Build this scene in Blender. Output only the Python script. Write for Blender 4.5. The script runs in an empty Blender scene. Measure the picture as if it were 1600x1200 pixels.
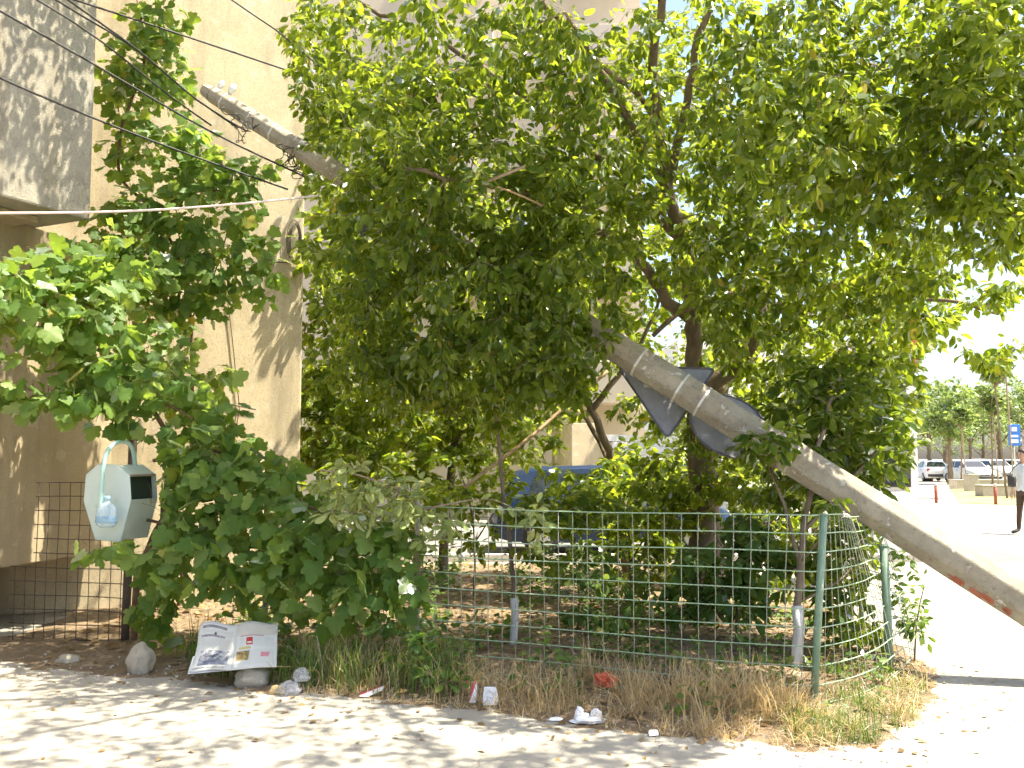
import bpy, bmesh, math, random
import numpy as np
from mathutils import Vector, Matrix, noise as mnoise

R = random.Random(7)
NR = np.random.default_rng(11)
scene = bpy.context.scene
COL = scene.collection

# ------------------------------------------------------------------ camera, sky, sun, exposure
F = 1500.0                      # focal length in pixels of the 1600 px wide photograph
HORIZON = 715.0
CAM_H = 1.6
PITCH = math.atan((HORIZON - 600.0) / F)
cam_data = bpy.data.cameras.new("camera")
cam = bpy.data.objects.new("camera", cam_data)
COL.objects.link(cam)
cam.location = (0, 0, CAM_H)
cam.rotation_euler = (math.pi / 2 + PITCH, 0, 0)
cam_data.sensor_width = 36.0
cam_data.lens = 36.0 * F / 1600.0
cam_data.clip_start = 0.05
cam_data.clip_end = 2000.0
scene.camera = cam

SUN = Vector((0.46, -0.05, 0.89)).normalized()
world = bpy.data.worlds.new("World")
scene.world = world
world.use_nodes = True
world.cycles.sampling_method = 'NONE'
wn = world.node_tree.nodes
wl = world.node_tree.links
sky = wn.new("ShaderNodeTexSky")
sky.sky_type = 'NISHITA'
sky.sun_disc = False
sky.sun_elevation = math.asin(SUN.z)
sky.sun_rotation = math.atan2(SUN.x, SUN.y)
sky.air_density = 1.0
sky.dust_density = 3.0
sky.ozone_density = 1.0
wl.new(sky.outputs[0], wn["Background"].inputs[0])
wn["Background"].inputs[1].default_value = 0.12

sun_data = bpy.data.lights.new("sun", 'SUN')
sun_data.energy = 5.0
sun_data.angle = math.radians(0.53)
sun_data.color = (1.0, 0.92, 0.74)
sun = bpy.data.objects.new("sun", sun_data)
sun.rotation_euler = SUN.to_track_quat('Z', 'Y').to_euler()
sun.location = (10, -5, 20)
COL.objects.link(sun)

scene.view_settings.view_transform = 'Standard'
scene.view_settings.look = 'None'
scene.view_settings.gamma = 1.0
scene.view_settings.use_curve_mapping = False
scene.view_settings.exposure = 1.7
scene.cycles.max_bounces = 6
scene.cycles.diffuse_bounces = 3
scene.cycles.use_adaptive_sampling = True
scene.cycles.adaptive_threshold = 0.04
scene.cycles.denoising_prefilter = 'FAST'
scene.cycles.glossy_bounces = 3
scene.cycles.transmission_bounces = 6
scene.cycles.transparent_max_bounces = 8

# ------------------------------------------------------------------ where a pixel's ray meets the place
CP, SP = math.cos(PITCH), math.sin(PITCH)
def ray(px, py):
    x = (px - 800.0) / F
    v = (600.0 - py) / F
    return Vector((x, CP - v * SP, SP + v * CP))
def at(px, py, Y):
    d = ray(px, py)
    return Vector((0, 0, CAM_H)) + d * (Y / d.y)
def gr(px, py, z=0.0):
    d = ray(px, py)
    return Vector((0, 0, CAM_H)) + d * ((z - CAM_H) / d.z)
def pix(P):
    P = np.asarray(P, dtype=float)
    d = P - np.array([0, 0, CAM_H])
    dep = d[..., 1] * CP + d[..., 2] * SP
    up = -d[..., 1] * SP + d[..., 2] * CP
    dep = np.where(dep < 0.05, 0.05, dep)
    return 800 + F * d[..., 0] / dep, 600 - F * up / dep, dep

# ------------------------------------------------------------------ materials
def new_mat(name):
    m = bpy.data.materials.new(name)
    m.use_nodes = True
    nt = m.node_tree
    for n in list(nt.nodes):
        nt.nodes.remove(n)
    out = nt.nodes.new("ShaderNodeOutputMaterial")
    return m, nt, out

def mixc(nt, fac, a, b, mode='MIX'):
    n = nt.nodes.new("ShaderNodeMix")
    n.data_type = 'RGBA'
    n.blend_type = mode
    for s, v in ((n.inputs[0], fac), (n.inputs[6], a), (n.inputs[7], b)):
        if isinstance(v, bpy.types.NodeSocket):
            nt.links.new(v, s)
        elif isinstance(v, (int, float)):
            s.default_value = v
        else:
            s.default_value = (v[0], v[1], v[2], 1)
    return n.outputs[2]

def mth(nt, op, a, b=0.0, c=0.0, clamp=False):
    n = nt.nodes.new("ShaderNodeMath")
    n.operation = op
    n.use_clamp = clamp
    for i, v in enumerate((a, b, c)):
        if isinstance(v, bpy.types.NodeSocket):
            nt.links.new(v, n.inputs[i])
        else:
            n.inputs[i].default_value = v
    return n.outputs[0]

def noise(nt, scale, detail=4, rough=0.55, vec=None, dist=0.0):
    n = nt.nodes.new("ShaderNodeTexNoise")
    n.inputs["Scale"].default_value = scale
    n.inputs["Detail"].default_value = detail
    n.inputs["Roughness"].default_value = rough
    n.inputs["Distortion"].default_value = dist
    if vec is None:
        tc = nt.nodes.new("ShaderNodeTexCoord")
        vec = tc.outputs["Object"]
    nt.links.new(vec, n.inputs["Vector"])
    return n.outputs["Fac"]

def ramp(nt, fac, lo, hi):
    n = nt.nodes.new("ShaderNodeMapRange")
    n.inputs[1].default_value = lo
    n.inputs[2].default_value = hi
    nt.links.new(fac, n.inputs[0])
    return n.outputs[0]

def mapping(nt, scale=(1, 1, 1), src="Object"):
    tc = nt.nodes.new("ShaderNodeTexCoord")
    mp = nt.nodes.new("ShaderNodeMapping")
    mp.inputs["Scale"].default_value = scale
    nt.links.new(tc.outputs[src], mp.inputs[0])
    return mp.outputs[0]

def surf(name, c1, c2, scale=4.0, rough=0.8, bump=0.15, bscale=60.0, metallic=0.0, c3=None, s3=18.0, t3=(0.58, 0.7),
         stretch=None, spec=0.3, bdist=0.01, extra=None):
    m, nt, out = new_mat(name)
    b = nt.nodes.new("ShaderNodeBsdfPrincipled")
    vec = mapping(nt, stretch) if stretch else None
    f = ramp(nt, noise(nt, scale, 6, 0.6, vec), 0.3, 0.7)
    col = mixc(nt, f, c1, c2)
    if c3 is not None:
        col = mixc(nt, ramp(nt, noise(nt, s3, 5, 0.65, vec), t3[0], t3[1]), col, c3)
    if extra:
        col = extra(nt, col)
    nt.links.new(col, b.inputs["Base Color"])
    b.inputs["Roughness"].default_value = rough
    b.inputs["Metallic"].default_value = metallic
    b.inputs["Specular IOR Level"].default_value = spec
    if bump:
        bm_ = nt.nodes.new("ShaderNodeBump")
        bm_.inputs["Strength"].default_value = bump
        bm_.inputs["Distance"].default_value = bdist
        nt.links.new(noise(nt, bscale, 5, 0.6, vec), bm_.inputs["Height"])
        nt.links.new(bm_.outputs[0], b.inputs["Normal"])
    nt.links.new(b.outputs[0], out.inputs[0])
    return m

def leaf_mat(name, dark, mid, light, trans, tfac=0.42, rough=0.42, dry=None, spec=0.45):
    """A leaf: glossy skin over a sheet that lets light through; each leaf has its own green."""
    m, nt, out = new_mat(name)
    at_ = nt.nodes.new("ShaderNodeAttribute")
    at_.attribute_name = "tint"
    oi = nt.nodes.new("ShaderNodeObjectInfo")
    v = mth(nt, 'FRACT', mth(nt, 'ADD', at_.outputs["Fac"], oi.outputs["Random"]))
    c = mixc(nt, ramp(nt, v, 0.0, 0.5), dark, mid)
    c = mixc(nt, ramp(nt, v, 0.5, 1.0), c, light)
    if dry is not None:
        c = mixc(nt, ramp(nt, v, 0.985, 0.995), c, dry)
    df = nt.nodes.new("ShaderNodeBsdfDiffuse")
    nt.links.new(c, df.inputs[0])
    gl = nt.nodes.new("ShaderNodeBsdfGlossy")
    gl.inputs[0].default_value = (0.9, 0.95, 1.0, 1)
    gl.inputs["Roughness"].default_value = rough
    fr = nt.nodes.new("ShaderNodeFresnel")
    fr.inputs[0].default_value = 1.42
    b = nt.nodes.new("ShaderNodeMixShader")
    nt.links.new(mth(nt, 'MULTIPLY', fr.outputs[0], spec * 1.25), b.inputs[0])
    nt.links.new(df.outputs[0], b.inputs[1]); nt.links.new(gl.outputs[0], b.inputs[2])
    t = nt.nodes.new("ShaderNodeBsdfTranslucent")
    nt.links.new(mixc(nt, 0.5, mixc(nt, 1.0, c, (3.2, 2.6, 1.4), 'MULTIPLY'), trans), t.inputs[0])
    mx = nt.nodes.new("ShaderNodeMixShader")
    mx.inputs[0].default_value = tfac
    nt.links.new(b.outputs[0], mx.inputs[1])
    nt.links.new(t.outputs[0], mx.inputs[2])
    nt.links.new(mx.outputs[0], out.inputs[0])
    return m

def plain(name, c, rough=0.5, metallic=0.0, spec=0.5, var=0.12, scale=9.0, coat=0.0):
    c2 = tuple(x * (1 - var) for x in c)
    m = surf(name, c, c2, scale, rough, 0.0, metallic=metallic, spec=spec)
    if coat:
        for n in m.node_tree.nodes:
            if n.type == 'BSDF_PRINCIPLED':
                n.inputs["Coat Weight"].default_value = coat
                n.inputs["Coat Roughness"].default_value = 0.06
    return m

def glass(name, c=(0.02, 0.025, 0.03), rough=0.05):
    return plain(name, c, rough, 0.0, 0.8, 0.2, 3.0)

M = {}
M['leaf'] = leaf_mat('tree_leaf', (0.034, 0.070, 0.009), (0.080, 0.135, 0.016), (0.165, 0.215, 0.035), (0.40, 0.48, 0.018), 0.56, 0.42, (0.30, 0.24, 0.05))
M['leaf_back'] = leaf_mat('back_tree_leaf', (0.05, 0.10, 0.010), (0.10, 0.165, 0.018), (0.175, 0.23, 0.032), (0.44, 0.52, 0.022), 0.58)
M['leaf_corner'] = leaf_mat('corner_shrub_leaf', (0.034, 0.075, 0.011), (0.068, 0.12, 0.017), (0.12, 0.17, 0.026), (0.34, 0.43, 0.018), 0.5, 0.38)
M['leaf_vine'] = leaf_mat('vine_leaf', (0.055, 0.115, 0.018), (0.11, 0.19, 0.04), (0.20, 0.28, 0.085), (0.36, 0.50, 0.05), 0.48, 0.45, (0.34, 0.30, 0.07))
M['leaf_pale'] = leaf_mat('pale_leaf', (0.18, 0.24, 0.07), (0.26, 0.32, 0.11), (0.35, 0.39, 0.16), (0.42, 0.46, 0.14), 0.35, 0.55)
M['leaf_far'] = leaf_mat('far_leaf', (0.07, 0.12, 0.035), (0.11, 0.17, 0.05), (0.16, 0.22, 0.07), (0.26, 0.36, 0.08), 0.45)
M['leaf_weed'] = leaf_mat('weed_leaf', (0.045, 0.10, 0.02), (0.08, 0.15, 0.03), (0.13, 0.19, 0.04), (0.22, 0.32, 0.04), 0.4)
M['dry'] = leaf_mat('dry_grass', (0.26, 0.19, 0.10), (0.41, 0.32, 0.18), (0.58, 0.49, 0.30), (0.46, 0.38, 0.20), 0.3, 0.7, None, 0.2)
M['litter'] = leaf_mat('fallen_leaf', (0.12, 0.075, 0.035), (0.24, 0.16, 0.07), (0.38, 0.28, 0.14), (0.28, 0.18, 0.07), 0.2, 0.75, None, 0.2)
M['bark'] = surf('bark', (0.12, 0.088, 0.06), (0.24, 0.185, 0.13), 9, 0.9, 0.6, 40, stretch=(1, 1, 0.25), bdist=0.02)
M['bark_light'] = surf('light_bark', (0.20, 0.15, 0.10), (0.32, 0.25, 0.175), 9, 0.85, 0.4, 50, stretch=(1, 1, 0.3))
M['cane'] = surf('vine_cane', (0.10, 0.06, 0.038), (0.20, 0.13, 0.08), 14, 0.85, 0.4, 60)
M['limewash'] = surf('limewash', (0.62, 0.61, 0.60), (0.42, 0.40, 0.37), 12, 0.9, 0.3, 60, c3=(0.15, 0.11, 0.08), s3=16, t3=(0.6, 0.66))
M['stick'] = surf('peeled_stick', (0.42, 0.31, 0.17), (0.30, 0.20, 0.11), 12, 0.8, 0.2, 60)

def stain(nt, col):
    col = mixc(nt, mth(nt, 'MULTIPLY', ramp(nt, noise(nt, 55, 4, 0.75), 0.50, 0.66), 0.45), col, (0.20, 0.17, 0.125))
    col = mixc(nt, mth(nt, 'MULTIPLY', ramp(nt, noise(nt, 0.9, 6, 0.7), 0.50, 0.62), 0.20), col, (0.30, 0.25, 0.18))
    n = ramp(nt, noise(nt, 2.2, 6, 0.65, mapping(nt, (1.4, 1.4, 0.16))), 0.50, 0.68)
    col = mixc(nt, mth(nt, 'MULTIPLY', ramp(nt, noise(nt, 3.5, 5, 0.7), 0.60, 0.64), 0.25), col, (0.66, 0.60, 0.48))
    return mixc(nt, mth(nt, 'MULTIPLY', n, 0.55), col, (0.24, 0.20, 0.14))
M['plaster'] = surf('sandy_plaster', (0.62, 0.52, 0.345), (0.50, 0.41, 0.265), 2.2, 0.92, 0.5, 130, c3=(0.62, 0.54, 0.40), s3=7, t3=(0.56, 0.72), extra=stain, bdist=0.012)
M['render'] = surf('grey_roughcast', (0.34, 0.315, 0.255), (0.42, 0.39, 0.32), 3.0, 0.95, 0.9, 95, c3=(0.25, 0.23, 0.185), s3=4, t3=(0.5, 0.75), extra=stain, bdist=0.02)
M['plaster_shaded'] = surf('shaded_plaster', (0.43, 0.345, 0.225), (0.34, 0.27, 0.175), 2.0, 0.93, 0.5, 110, c3=(0.44, 0.38, 0.28), s3=6, t3=(0.6, 0.75), extra=stain)  # sandy plaster darkened: the entrance wall's shade is put into the colour
M['plinth'] = surf('grey_plinth_plaster', (0.30, 0.28, 0.24), (0.22, 0.20, 0.17), 3.0, 0.95, 0.6, 70, c3=(0.42, 0.40, 0.36), s3=5, t3=(0.6, 0.7))
M['pole'] = surf('weathered_concrete', (0.41, 0.37, 0.29), (0.22, 0.19, 0.145), 4.5, 0.92, 0.8, 90, c3=(0.56, 0.54, 0.49), s3=9, t3=(0.60, 0.66), bdist=0.012,
                 extra=lambda nt, c: mixc(nt, mth(nt, 'MULTIPLY', ramp(nt, noise(nt, 30, 5, 0.7), 0.55, 0.68), 0.6), c, (0.12, 0.10, 0.08)))
M['band'] = plain('galvanised_band', (0.62, 0.60, 0.55), 0.5, 0.3)
M['red_paint'] = surf('red_spray_paint', (0.38, 0.085, 0.05), (0.34, 0.16, 0.11), 40, 0.8, 0.2, 80)
M['sign_back'] = surf('dull_sheet_metal', (0.28, 0.29, 0.32), (0.20, 0.21, 0.24), 7, 0.6, 0.12, 30, 0.2, c3=(0.20, 0.17, 0.14), s3=14, t3=(0.62, 0.74))
M['sign_edge'] = plain('sign_rim', (0.10, 0.10, 0.12), 0.6)
M['concrete'] = None
M['green_wire'] = surf('green_coated_wire', (0.22, 0.34, 0.22), (0.36, 0.46, 0.31), 30, 0.4, 0.1, 80, c3=(0.52, 0.55, 0.42), s3=20, t3=(0.55, 0.7))
M['green_wire_old'] = surf('faded_wire', (0.24, 0.26, 0.19), (0.36, 0.36, 0.28), 30, 0.6, 0.1, 80, c3=(0.25, 0.17, 0.11), s3=10, t3=(0.55, 0.7))
M['green_post'] = surf('green_painted_post', (0.12, 0.20, 0.135), (0.20, 0.28, 0.20), 12, 0.5, 0.15, 60, c3=(0.36, 0.40, 0.33), s3=16, t3=(0.6, 0.7))
M['brownish'] = surf('brownish_wire', (0.07, 0.055, 0.045), (0.12, 0.09, 0.07), 20, 0.8, 0.2, 80)  # dark brown tone, varied by noise
M['black'] = plain('black_rubber', (0.015, 0.015, 0.016), 0.6)
M['cable'] = plain('black_cable_sheath', (0.02, 0.018, 0.018), 0.55)
M['rope'] = plain('pale_cord', (0.62, 0.52, 0.46), 0.7)
M['bin'] = surf('pale_grey_enamel', (0.52, 0.59, 0.55), (0.46, 0.53, 0.49), 3, 0.38, 0.05, 20, c3=(0.33, 0.33, 0.27), s3=8, t3=(0.60, 0.74))
M['bin_dark'] = plain('bin_opening', (0.012, 0.028, 0.014), 0.85)
M['mint'] = surf('mint_pipe_paint', (0.44, 0.64, 0.58), (0.38, 0.56, 0.50), 8, 0.35, 0.04, 30)
M['rust_edge'] = surf('rusty_edge', (0.32, 0.16, 0.09), (0.42, 0.30, 0.22), 30, 0.8)
M['stone'] = surf('field_stone', (0.40, 0.36, 0.28), (0.30, 0.27, 0.21), 8, 0.9, 0.5, 50, c3=(0.52, 0.48, 0.40), s3=9, t3=(0.58, 0.7))
M['white_paper'] = plain('white_paper', (0.78, 0.78, 0.80), 0.8, var=0.06)
M['orange'] = plain('orange_plastic', (0.55, 0.10, 0.035), 0.5)
M['black_bag'] = plain('dark_blue_bag', (0.015, 0.018, 0.03), 0.35)
M['red_wrap'] = plain('red_wrapper', (0.55, 0.06, 0.06), 0.4)
M['yellow_bun'] = surf('straw_lump', (0.50, 0.38, 0.20), (0.36, 0.25, 0.12), 20, 0.9, 0.4, 50)
M['glass'] = glass('dark_glass')
M['tyre'] = plain('tyre', (0.02, 0.02, 0.02), 0.85)
M['rim'] = plain('alloy', (0.45, 0.45, 0.46), 0.35, 0.8)
M['lamp_white'] = plain('lamp_glass', (0.75, 0.75, 0.75), 0.15)
M['lamp_red'] = plain('tail_lamp_glass', (0.45, 0.02, 0.02), 0.2)
M['trim'] = plain('black_trim', (0.03, 0.03, 0.032), 0.6)
M['skin'] = plain('skin', (0.42, 0.25, 0.17), 0.55)
M['shirt'] = plain('pale_shirt', (0.62, 0.68, 0.74), 0.85)
M['trousers'] = plain('brown_trousers', (0.07, 0.045, 0.035), 0.9)
M['hair'] = plain('dark_hair', (0.03, 0.018, 0.012), 0.6)
M['far_wall'] = surf('pale_block_plaster', (0.60, 0.52, 0.40), (0.52, 0.45, 0.35), 0.6, 0.9, 0.2, 30)
M['far_panel'] = surf('balcony_panel', (0.50, 0.44, 0.37), (0.42, 0.38, 0.33), 0.8, 0.9, 0.2, 30)
M['white_wall'] = surf('white_shop_plaster', (0.70, 0.69, 0.66), (0.60, 0.59, 0.57), 0.5, 0.9, 0.1, 30)
M['red_fascia'] = plain('red_fascia', (0.62, 0.05, 0.05), 0.5)
M['blue_sign'] = plain('blue_sign', (0.03, 0.16, 0.52), 0.4)
M['white_paint'] = plain('white_paint', (0.8, 0.8, 0.8), 0.5)
M['bollard'] = surf('brown_red_paint', (0.30, 0.07, 0.04), (0.22, 0.06, 0.04), 14, 0.6, 0.1, 30)
M['kerb'] = surf('kerb_stone', (0.50, 0.46, 0.42), (0.40, 0.37, 0.33), 6, 0.9, 0.3, 60)
M['block'] = surf('planter_concrete', (0.42, 0.38, 0.32), (0.34, 0.30, 0.25), 6, 0.9, 0.3, 60)

def bag_mat():
    m, nt, out = new_mat('clear_bag_film')
    b = nt.nodes.new("ShaderNodeBsdfPrincipled")
    b.inputs["Base Color"].default_value = (0.62, 0.62, 0.66, 1)
    b.inputs["Roughness"].default_value = 0.5
    t = nt.nodes.new("ShaderNodeBsdfTransparent")
    mx = nt.nodes.new("ShaderNodeMixShader")
    nt.links.new(ramp(nt, noise(nt, 25, 3), 0.2, 1.1), mx.inputs[0])
    nt.links.new(t.outputs[0], mx.inputs[1]); nt.links.new(b.outputs[0], mx.inputs[2])
    nt.links.new(mx.outputs[0], out.inputs[0])
    return m
M['film'] = bag_mat()

def bottle_mat(name, col, alpha):
    m, nt, out = new_mat(name)
    b = nt.nodes.new("ShaderNodeBsdfPrincipled")
    c = mixc(nt, ramp(nt, noise(nt, 12, 3), 0.35, 0.65), col, tuple(min(1, x * 1.25) for x in col))
    nt.links.new(c, b.inputs["Base Color"])
    b.inputs["Roughness"].default_value = 0.12
    t = nt.nodes.new("ShaderNodeBsdfTransparent")
    t.inputs[0].default_value = (0.82, 0.90, 0.95, 1)
    mx = nt.nodes.new("ShaderNodeMixShader")
    mx.inputs[0].default_value = alpha
    nt.links.new(t.outputs[0], mx.inputs[1]); nt.links.new(b.outputs[0], mx.inputs[2])
    nt.links.new(mx.outputs[0], out.inputs[0])
    return m
M['bottle'] = bottle_mat('bottle_plastic', (0.58, 0.68, 0.74), 0.4)
M['bottle_label'] = bottle_mat('bottle_label_blue', (0.30, 0.46, 0.60), 0.6)

def paving(name, c1, c2, c3, crack=True):
    m, nt, out = new_mat(name)
    b = nt.nodes.new("ShaderNodeBsdfPrincipled")
    c = mixc(nt, ramp(nt, noise(nt, 0.7, 6, 0.6), 0.3, 0.7), c1, c2)
    c = mixc(nt, ramp(nt, noise(nt, 2.6, 7, 0.7, None, 0.6), 0.52, 0.72), c, c3)
    c = mixc(nt, mth(nt, 'MULTIPLY', ramp(nt, noise(nt, 45, 4, 0.7), 0.52, 0.72), 0.35), c, tuple(x * 0.6 for x in c1))
    c = mixc(nt, mth(nt, 'MULTIPLY', ramp(nt, noise(nt, 120, 2, 0.7), 0.6, 0.7), 0.5), c, tuple(min(0.8, x * 1.4) for x in c1))
    c = mixc(nt, mth(nt, 'MULTIPLY', ramp(nt, noise(nt, 1.3, 7, 0.75, None, 1.2), 0.54, 0.66), 0.5), c, tuple(x * 0.55 for x in c2))
    c = mixc(nt, mth(nt, 'MULTIPLY', ramp(nt, noise(nt, 9, 6, 0.75), 0.55, 0.7), 0.35), c, tuple(x * 0.6 for x in c2))
    h = noise(nt, 70, 6, 0.7)
    if crack:
        v = nt.nodes.new("ShaderNodeTexVoronoi")
        v.feature = 'DISTANCE_TO_EDGE'
        v.inputs["Scale"].default_value = 0.55
        tc = nt.nodes.new("ShaderNodeTexCoord")
        nz = nt.nodes.new("ShaderNodeTexNoise"); nz.inputs["Scale"].default_value = 2.5; nz.inputs["Detail"].default_value = 5
        nt.links.new(tc.outputs["Object"], nz.inputs["Vector"])
        ad = nt.nodes.new("ShaderNodeMixRGB"); ad.blend_type = 'ADD'; ad.inputs[0].default_value = 0.5
        nt.links.new(tc.outputs["Object"], ad.inputs[1]); nt.links.new(nz.outputs["Color"], ad.inputs[2])
        nt.links.new(ad.outputs[0], v.inputs["Vector"])
        k = ramp(nt, v.outputs["Distance"], 0.004, 0.0012)
        c = mixc(nt, mth(nt, 'MULTIPLY', k, 0.5), c, (0.12, 0.11, 0.09))
    nt.links.new(c, b.inputs["Base Color"])
    b.inputs["Roughness"].default_value = 0.9
    b.inputs["Specular IOR Level"].default_value = 0.2
    bm_ = nt.nodes.new("ShaderNodeBump")
    bm_.inputs["Strength"].default_value = 0.35
    bm_.inputs["Distance"].default_value = 0.008
    nt.links.new(h, bm_.inputs["Height"])
    nt.links.new(bm_.outputs[0], b.inputs["Normal"])
    nt.links.new(b.outputs[0], out.inputs[0])
    return m
M['pavement'] = paving('dusty_concrete', (0.35, 0.325, 0.28), (0.30, 0.28, 0.24), (0.41, 0.38, 0.325))
M['ground'] = paving('dusty_ground', (0.40, 0.37, 0.31), (0.34, 0.31, 0.26), (0.46, 0.42, 0.34), False)
M['asphalt'] = paving('worn_asphalt', (0.20, 0.195, 0.185), (0.16, 0.155, 0.15), (0.26, 0.25, 0.23), False)
M['soil'] = surf('garden_soil', (0.15, 0.105, 0.065), (0.25, 0.185, 0.115), 3.0, 0.95, 0.8, 40, c3=(0.40, 0.32, 0.22), s3=11, t3=(0.55, 0.7), bdist=0.03)
M['verge'] = surf('dry_verge', (0.38, 0.33, 0.16), (0.26, 0.27, 0.10), 1.2, 0.95, 0.5, 20, c3=(0.16, 0.22, 0.06), s3=0.8, t3=(0.5, 0.65))

# ------------------------------------------------------------------ object helpers
def link(o, parent=None):
    COL.objects.link(o)
    if parent is not None:
        o.parent = parent
    return o

def tag(o, label=None, cat=None, group=None, kind=None):
    if label: o["label"] = label
    if cat: o["category"] = cat
    if group: o["group"] = group
    if kind: o["kind"] = kind
    return o

def thing(name, loc, label, cat, group=None):
    o = bpy.data.objects.new(name, None)
    o.empty_display_size = 0.1
    o.location = loc
    link(o)
    return tag(o, label, cat, group)

def origin_of(o):
    p = Vector((0, 0, 0))
    while o is not None:
        p += o.location
        o = o.parent
    return p

class MB:
    """Collects faces in world coordinates; build() makes ONE mesh object of them."""
    def __init__(s):
        s.v, s.f, s.mi = [], [], []
    def add(s, verts, faces, mi=0):
        k = len(s.v)
        s.v += [tuple(p) for p in verts]
        s.f += [tuple(i + k for i in f) for f in faces]
        s.mi += [mi] * len(faces)
        return s
    def box(s, c, size, rz=0.0, mi=0, bev=0.0):
        hx, hy, hz = size[0] / 2, size[1] / 2, size[2] / 2
        ca, sa = math.cos(rz), math.sin(rz)
        vs = []
        for x, y, z in ((-hx, -hy, -hz), (hx, -hy, -hz), (hx, hy, -hz), (-hx, hy, -hz), (-hx, -hy, hz), (hx, -hy, hz), (hx, hy, hz), (-hx, hy, hz)):
            vs.append((c[0] + x * ca - y * sa, c[1] + x * sa + y * ca, c[2] + z))
        return s.add(vs, [(0, 3, 2, 1), (4, 5, 6, 7), (0, 1, 5, 4), (1, 2, 6, 5), (2, 3, 7, 6), (3, 0, 4, 7)], mi)
    def prism(s, poly, z0, z1, mi=0):
        n = len(poly)
        vs = [(p[0], p[1], z0) for p in poly] + [(p[0], p[1], z1) for p in poly]
        fs = [tuple(range(n - 1, -1, -1)), tuple(range(n, 2 * n))]
        fs += [(i, (i + 1) % n, n + (i + 1) % n, n + i) for i in range(n)]
        return s.add(vs, fs, mi)
    def loft(s, rings, cap=True, mi=0, closed=True):
        n = len(rings[0]); vs = []; fs = []
        for r in rings: vs += [tuple(p) for p in r]
        for i in range(len(rings) - 1):
            for j in range(n if closed else n - 1):
                a, b = i * n + j, i * n + (j + 1) % n
                fs.append((a, b, b + n, a + n))
        if cap and closed:
            fs.append(tuple(range(n - 1, -1, -1)))
            k = (len(rings) - 1) * n
            fs.append(tuple(range(k, k + n)))
        return s.add(vs, fs, mi)
    def tube(s, pts, radii, n=6, mi=0, cap=True, phase=0.0):
        pts = [Vector(p) for p in pts]
        if not hasattr(radii, '__len__'): radii = [radii] * len(pts)
        rings = []
        d0 = (pts[1] - pts[0]).normalized()
        ref = Vector((0, 0, 1)) if abs(d0.z) < 0.9 else Vector((1, 0, 0))
        u = d0.cross(ref).normalized()
        for i, p in enumerate(pts):
            d = (pts[min(i + 1, len(pts) - 1)] - pts[max(i - 1, 0)])
            if d.length < 1e-9: d = d0
            d = d.normalized()
            u = (u - d * u.dot(d))
            if u.length < 1e-6: u = d.orthogonal()
            u = u.normalized()
            w = d.cross(u)
            rings.append([p + (u * math.cos(phase + 2 * math.pi * k / n) + w * math.sin(phase + 2 * math.pi * k / n)) * radii[i] for k in range(n)])
        return s.loft(rings, cap, mi)
    def build(s, name, mat, parent=None, smooth=False, bevel=0.0):
        o0 = origin_of(parent) if parent is not None else Vector((0, 0, 0))
        me = bpy.data.meshes.new(name)
        me.from_pydata([(p[0] - o0.x, p[1] - o0.y, p[2] - o0.z) for p in s.v], [], s.f)
        mats = mat if isinstance(mat, (list, tuple)) else [mat]
        for m in mats: me.materials.append(m)
        if len(mats) > 1:
            me.polygons.foreach_set("material_index", s.mi)
        if smooth:
            me.polygons.foreach_set("use_smooth", [True] * len(me.polygons))
        me.update()
        o = bpy.data.objects.new(name, me)
        link(o, parent)
        if bevel:
            md = o.modifiers.new("bevel", 'BEVEL'); md.width = bevel; md.segments = 2; md.limit_method = 'ANGLE'
        return o

def np_mesh(name, V, tris, mat, parent=None, tint=None, smooth=True):
    """Big triangle mesh straight from arrays; tint is one value per face."""
    o0 = np.array(origin_of(parent)) if parent is not None else np.zeros(3)
    me = bpy.data.meshes.new(name)
    V = (V - o0).astype(np.float32); tris = tris.astype(np.int32)
    me.vertices.add(len(V)); me.vertices.foreach_set("co", V.ravel())
    me.loops.add(tris.size); me.loops.foreach_set("vertex_index", tris.ravel())
    me.polygons.add(len(tris))
    me.polygons.foreach_set("loop_start", np.arange(0, tris.size, 3, dtype=np.int32))
    me.polygons.foreach_set("loop_total", np.full(len(tris), 3, dtype=np.int32))
    me.polygons.foreach_set("use_smooth", np.full(len(tris), smooth, dtype=bool))
    if tint is not None:
        a = me.attributes.new("tint", 'FLOAT', 'FACE')
        a.data.foreach_set("value", tint.astype(np.float32))
    me.materials.append(mat)
    me.update(); me.validate()
    o = bpy.data.objects.new(name, me)
    return link(o, parent)

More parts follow.
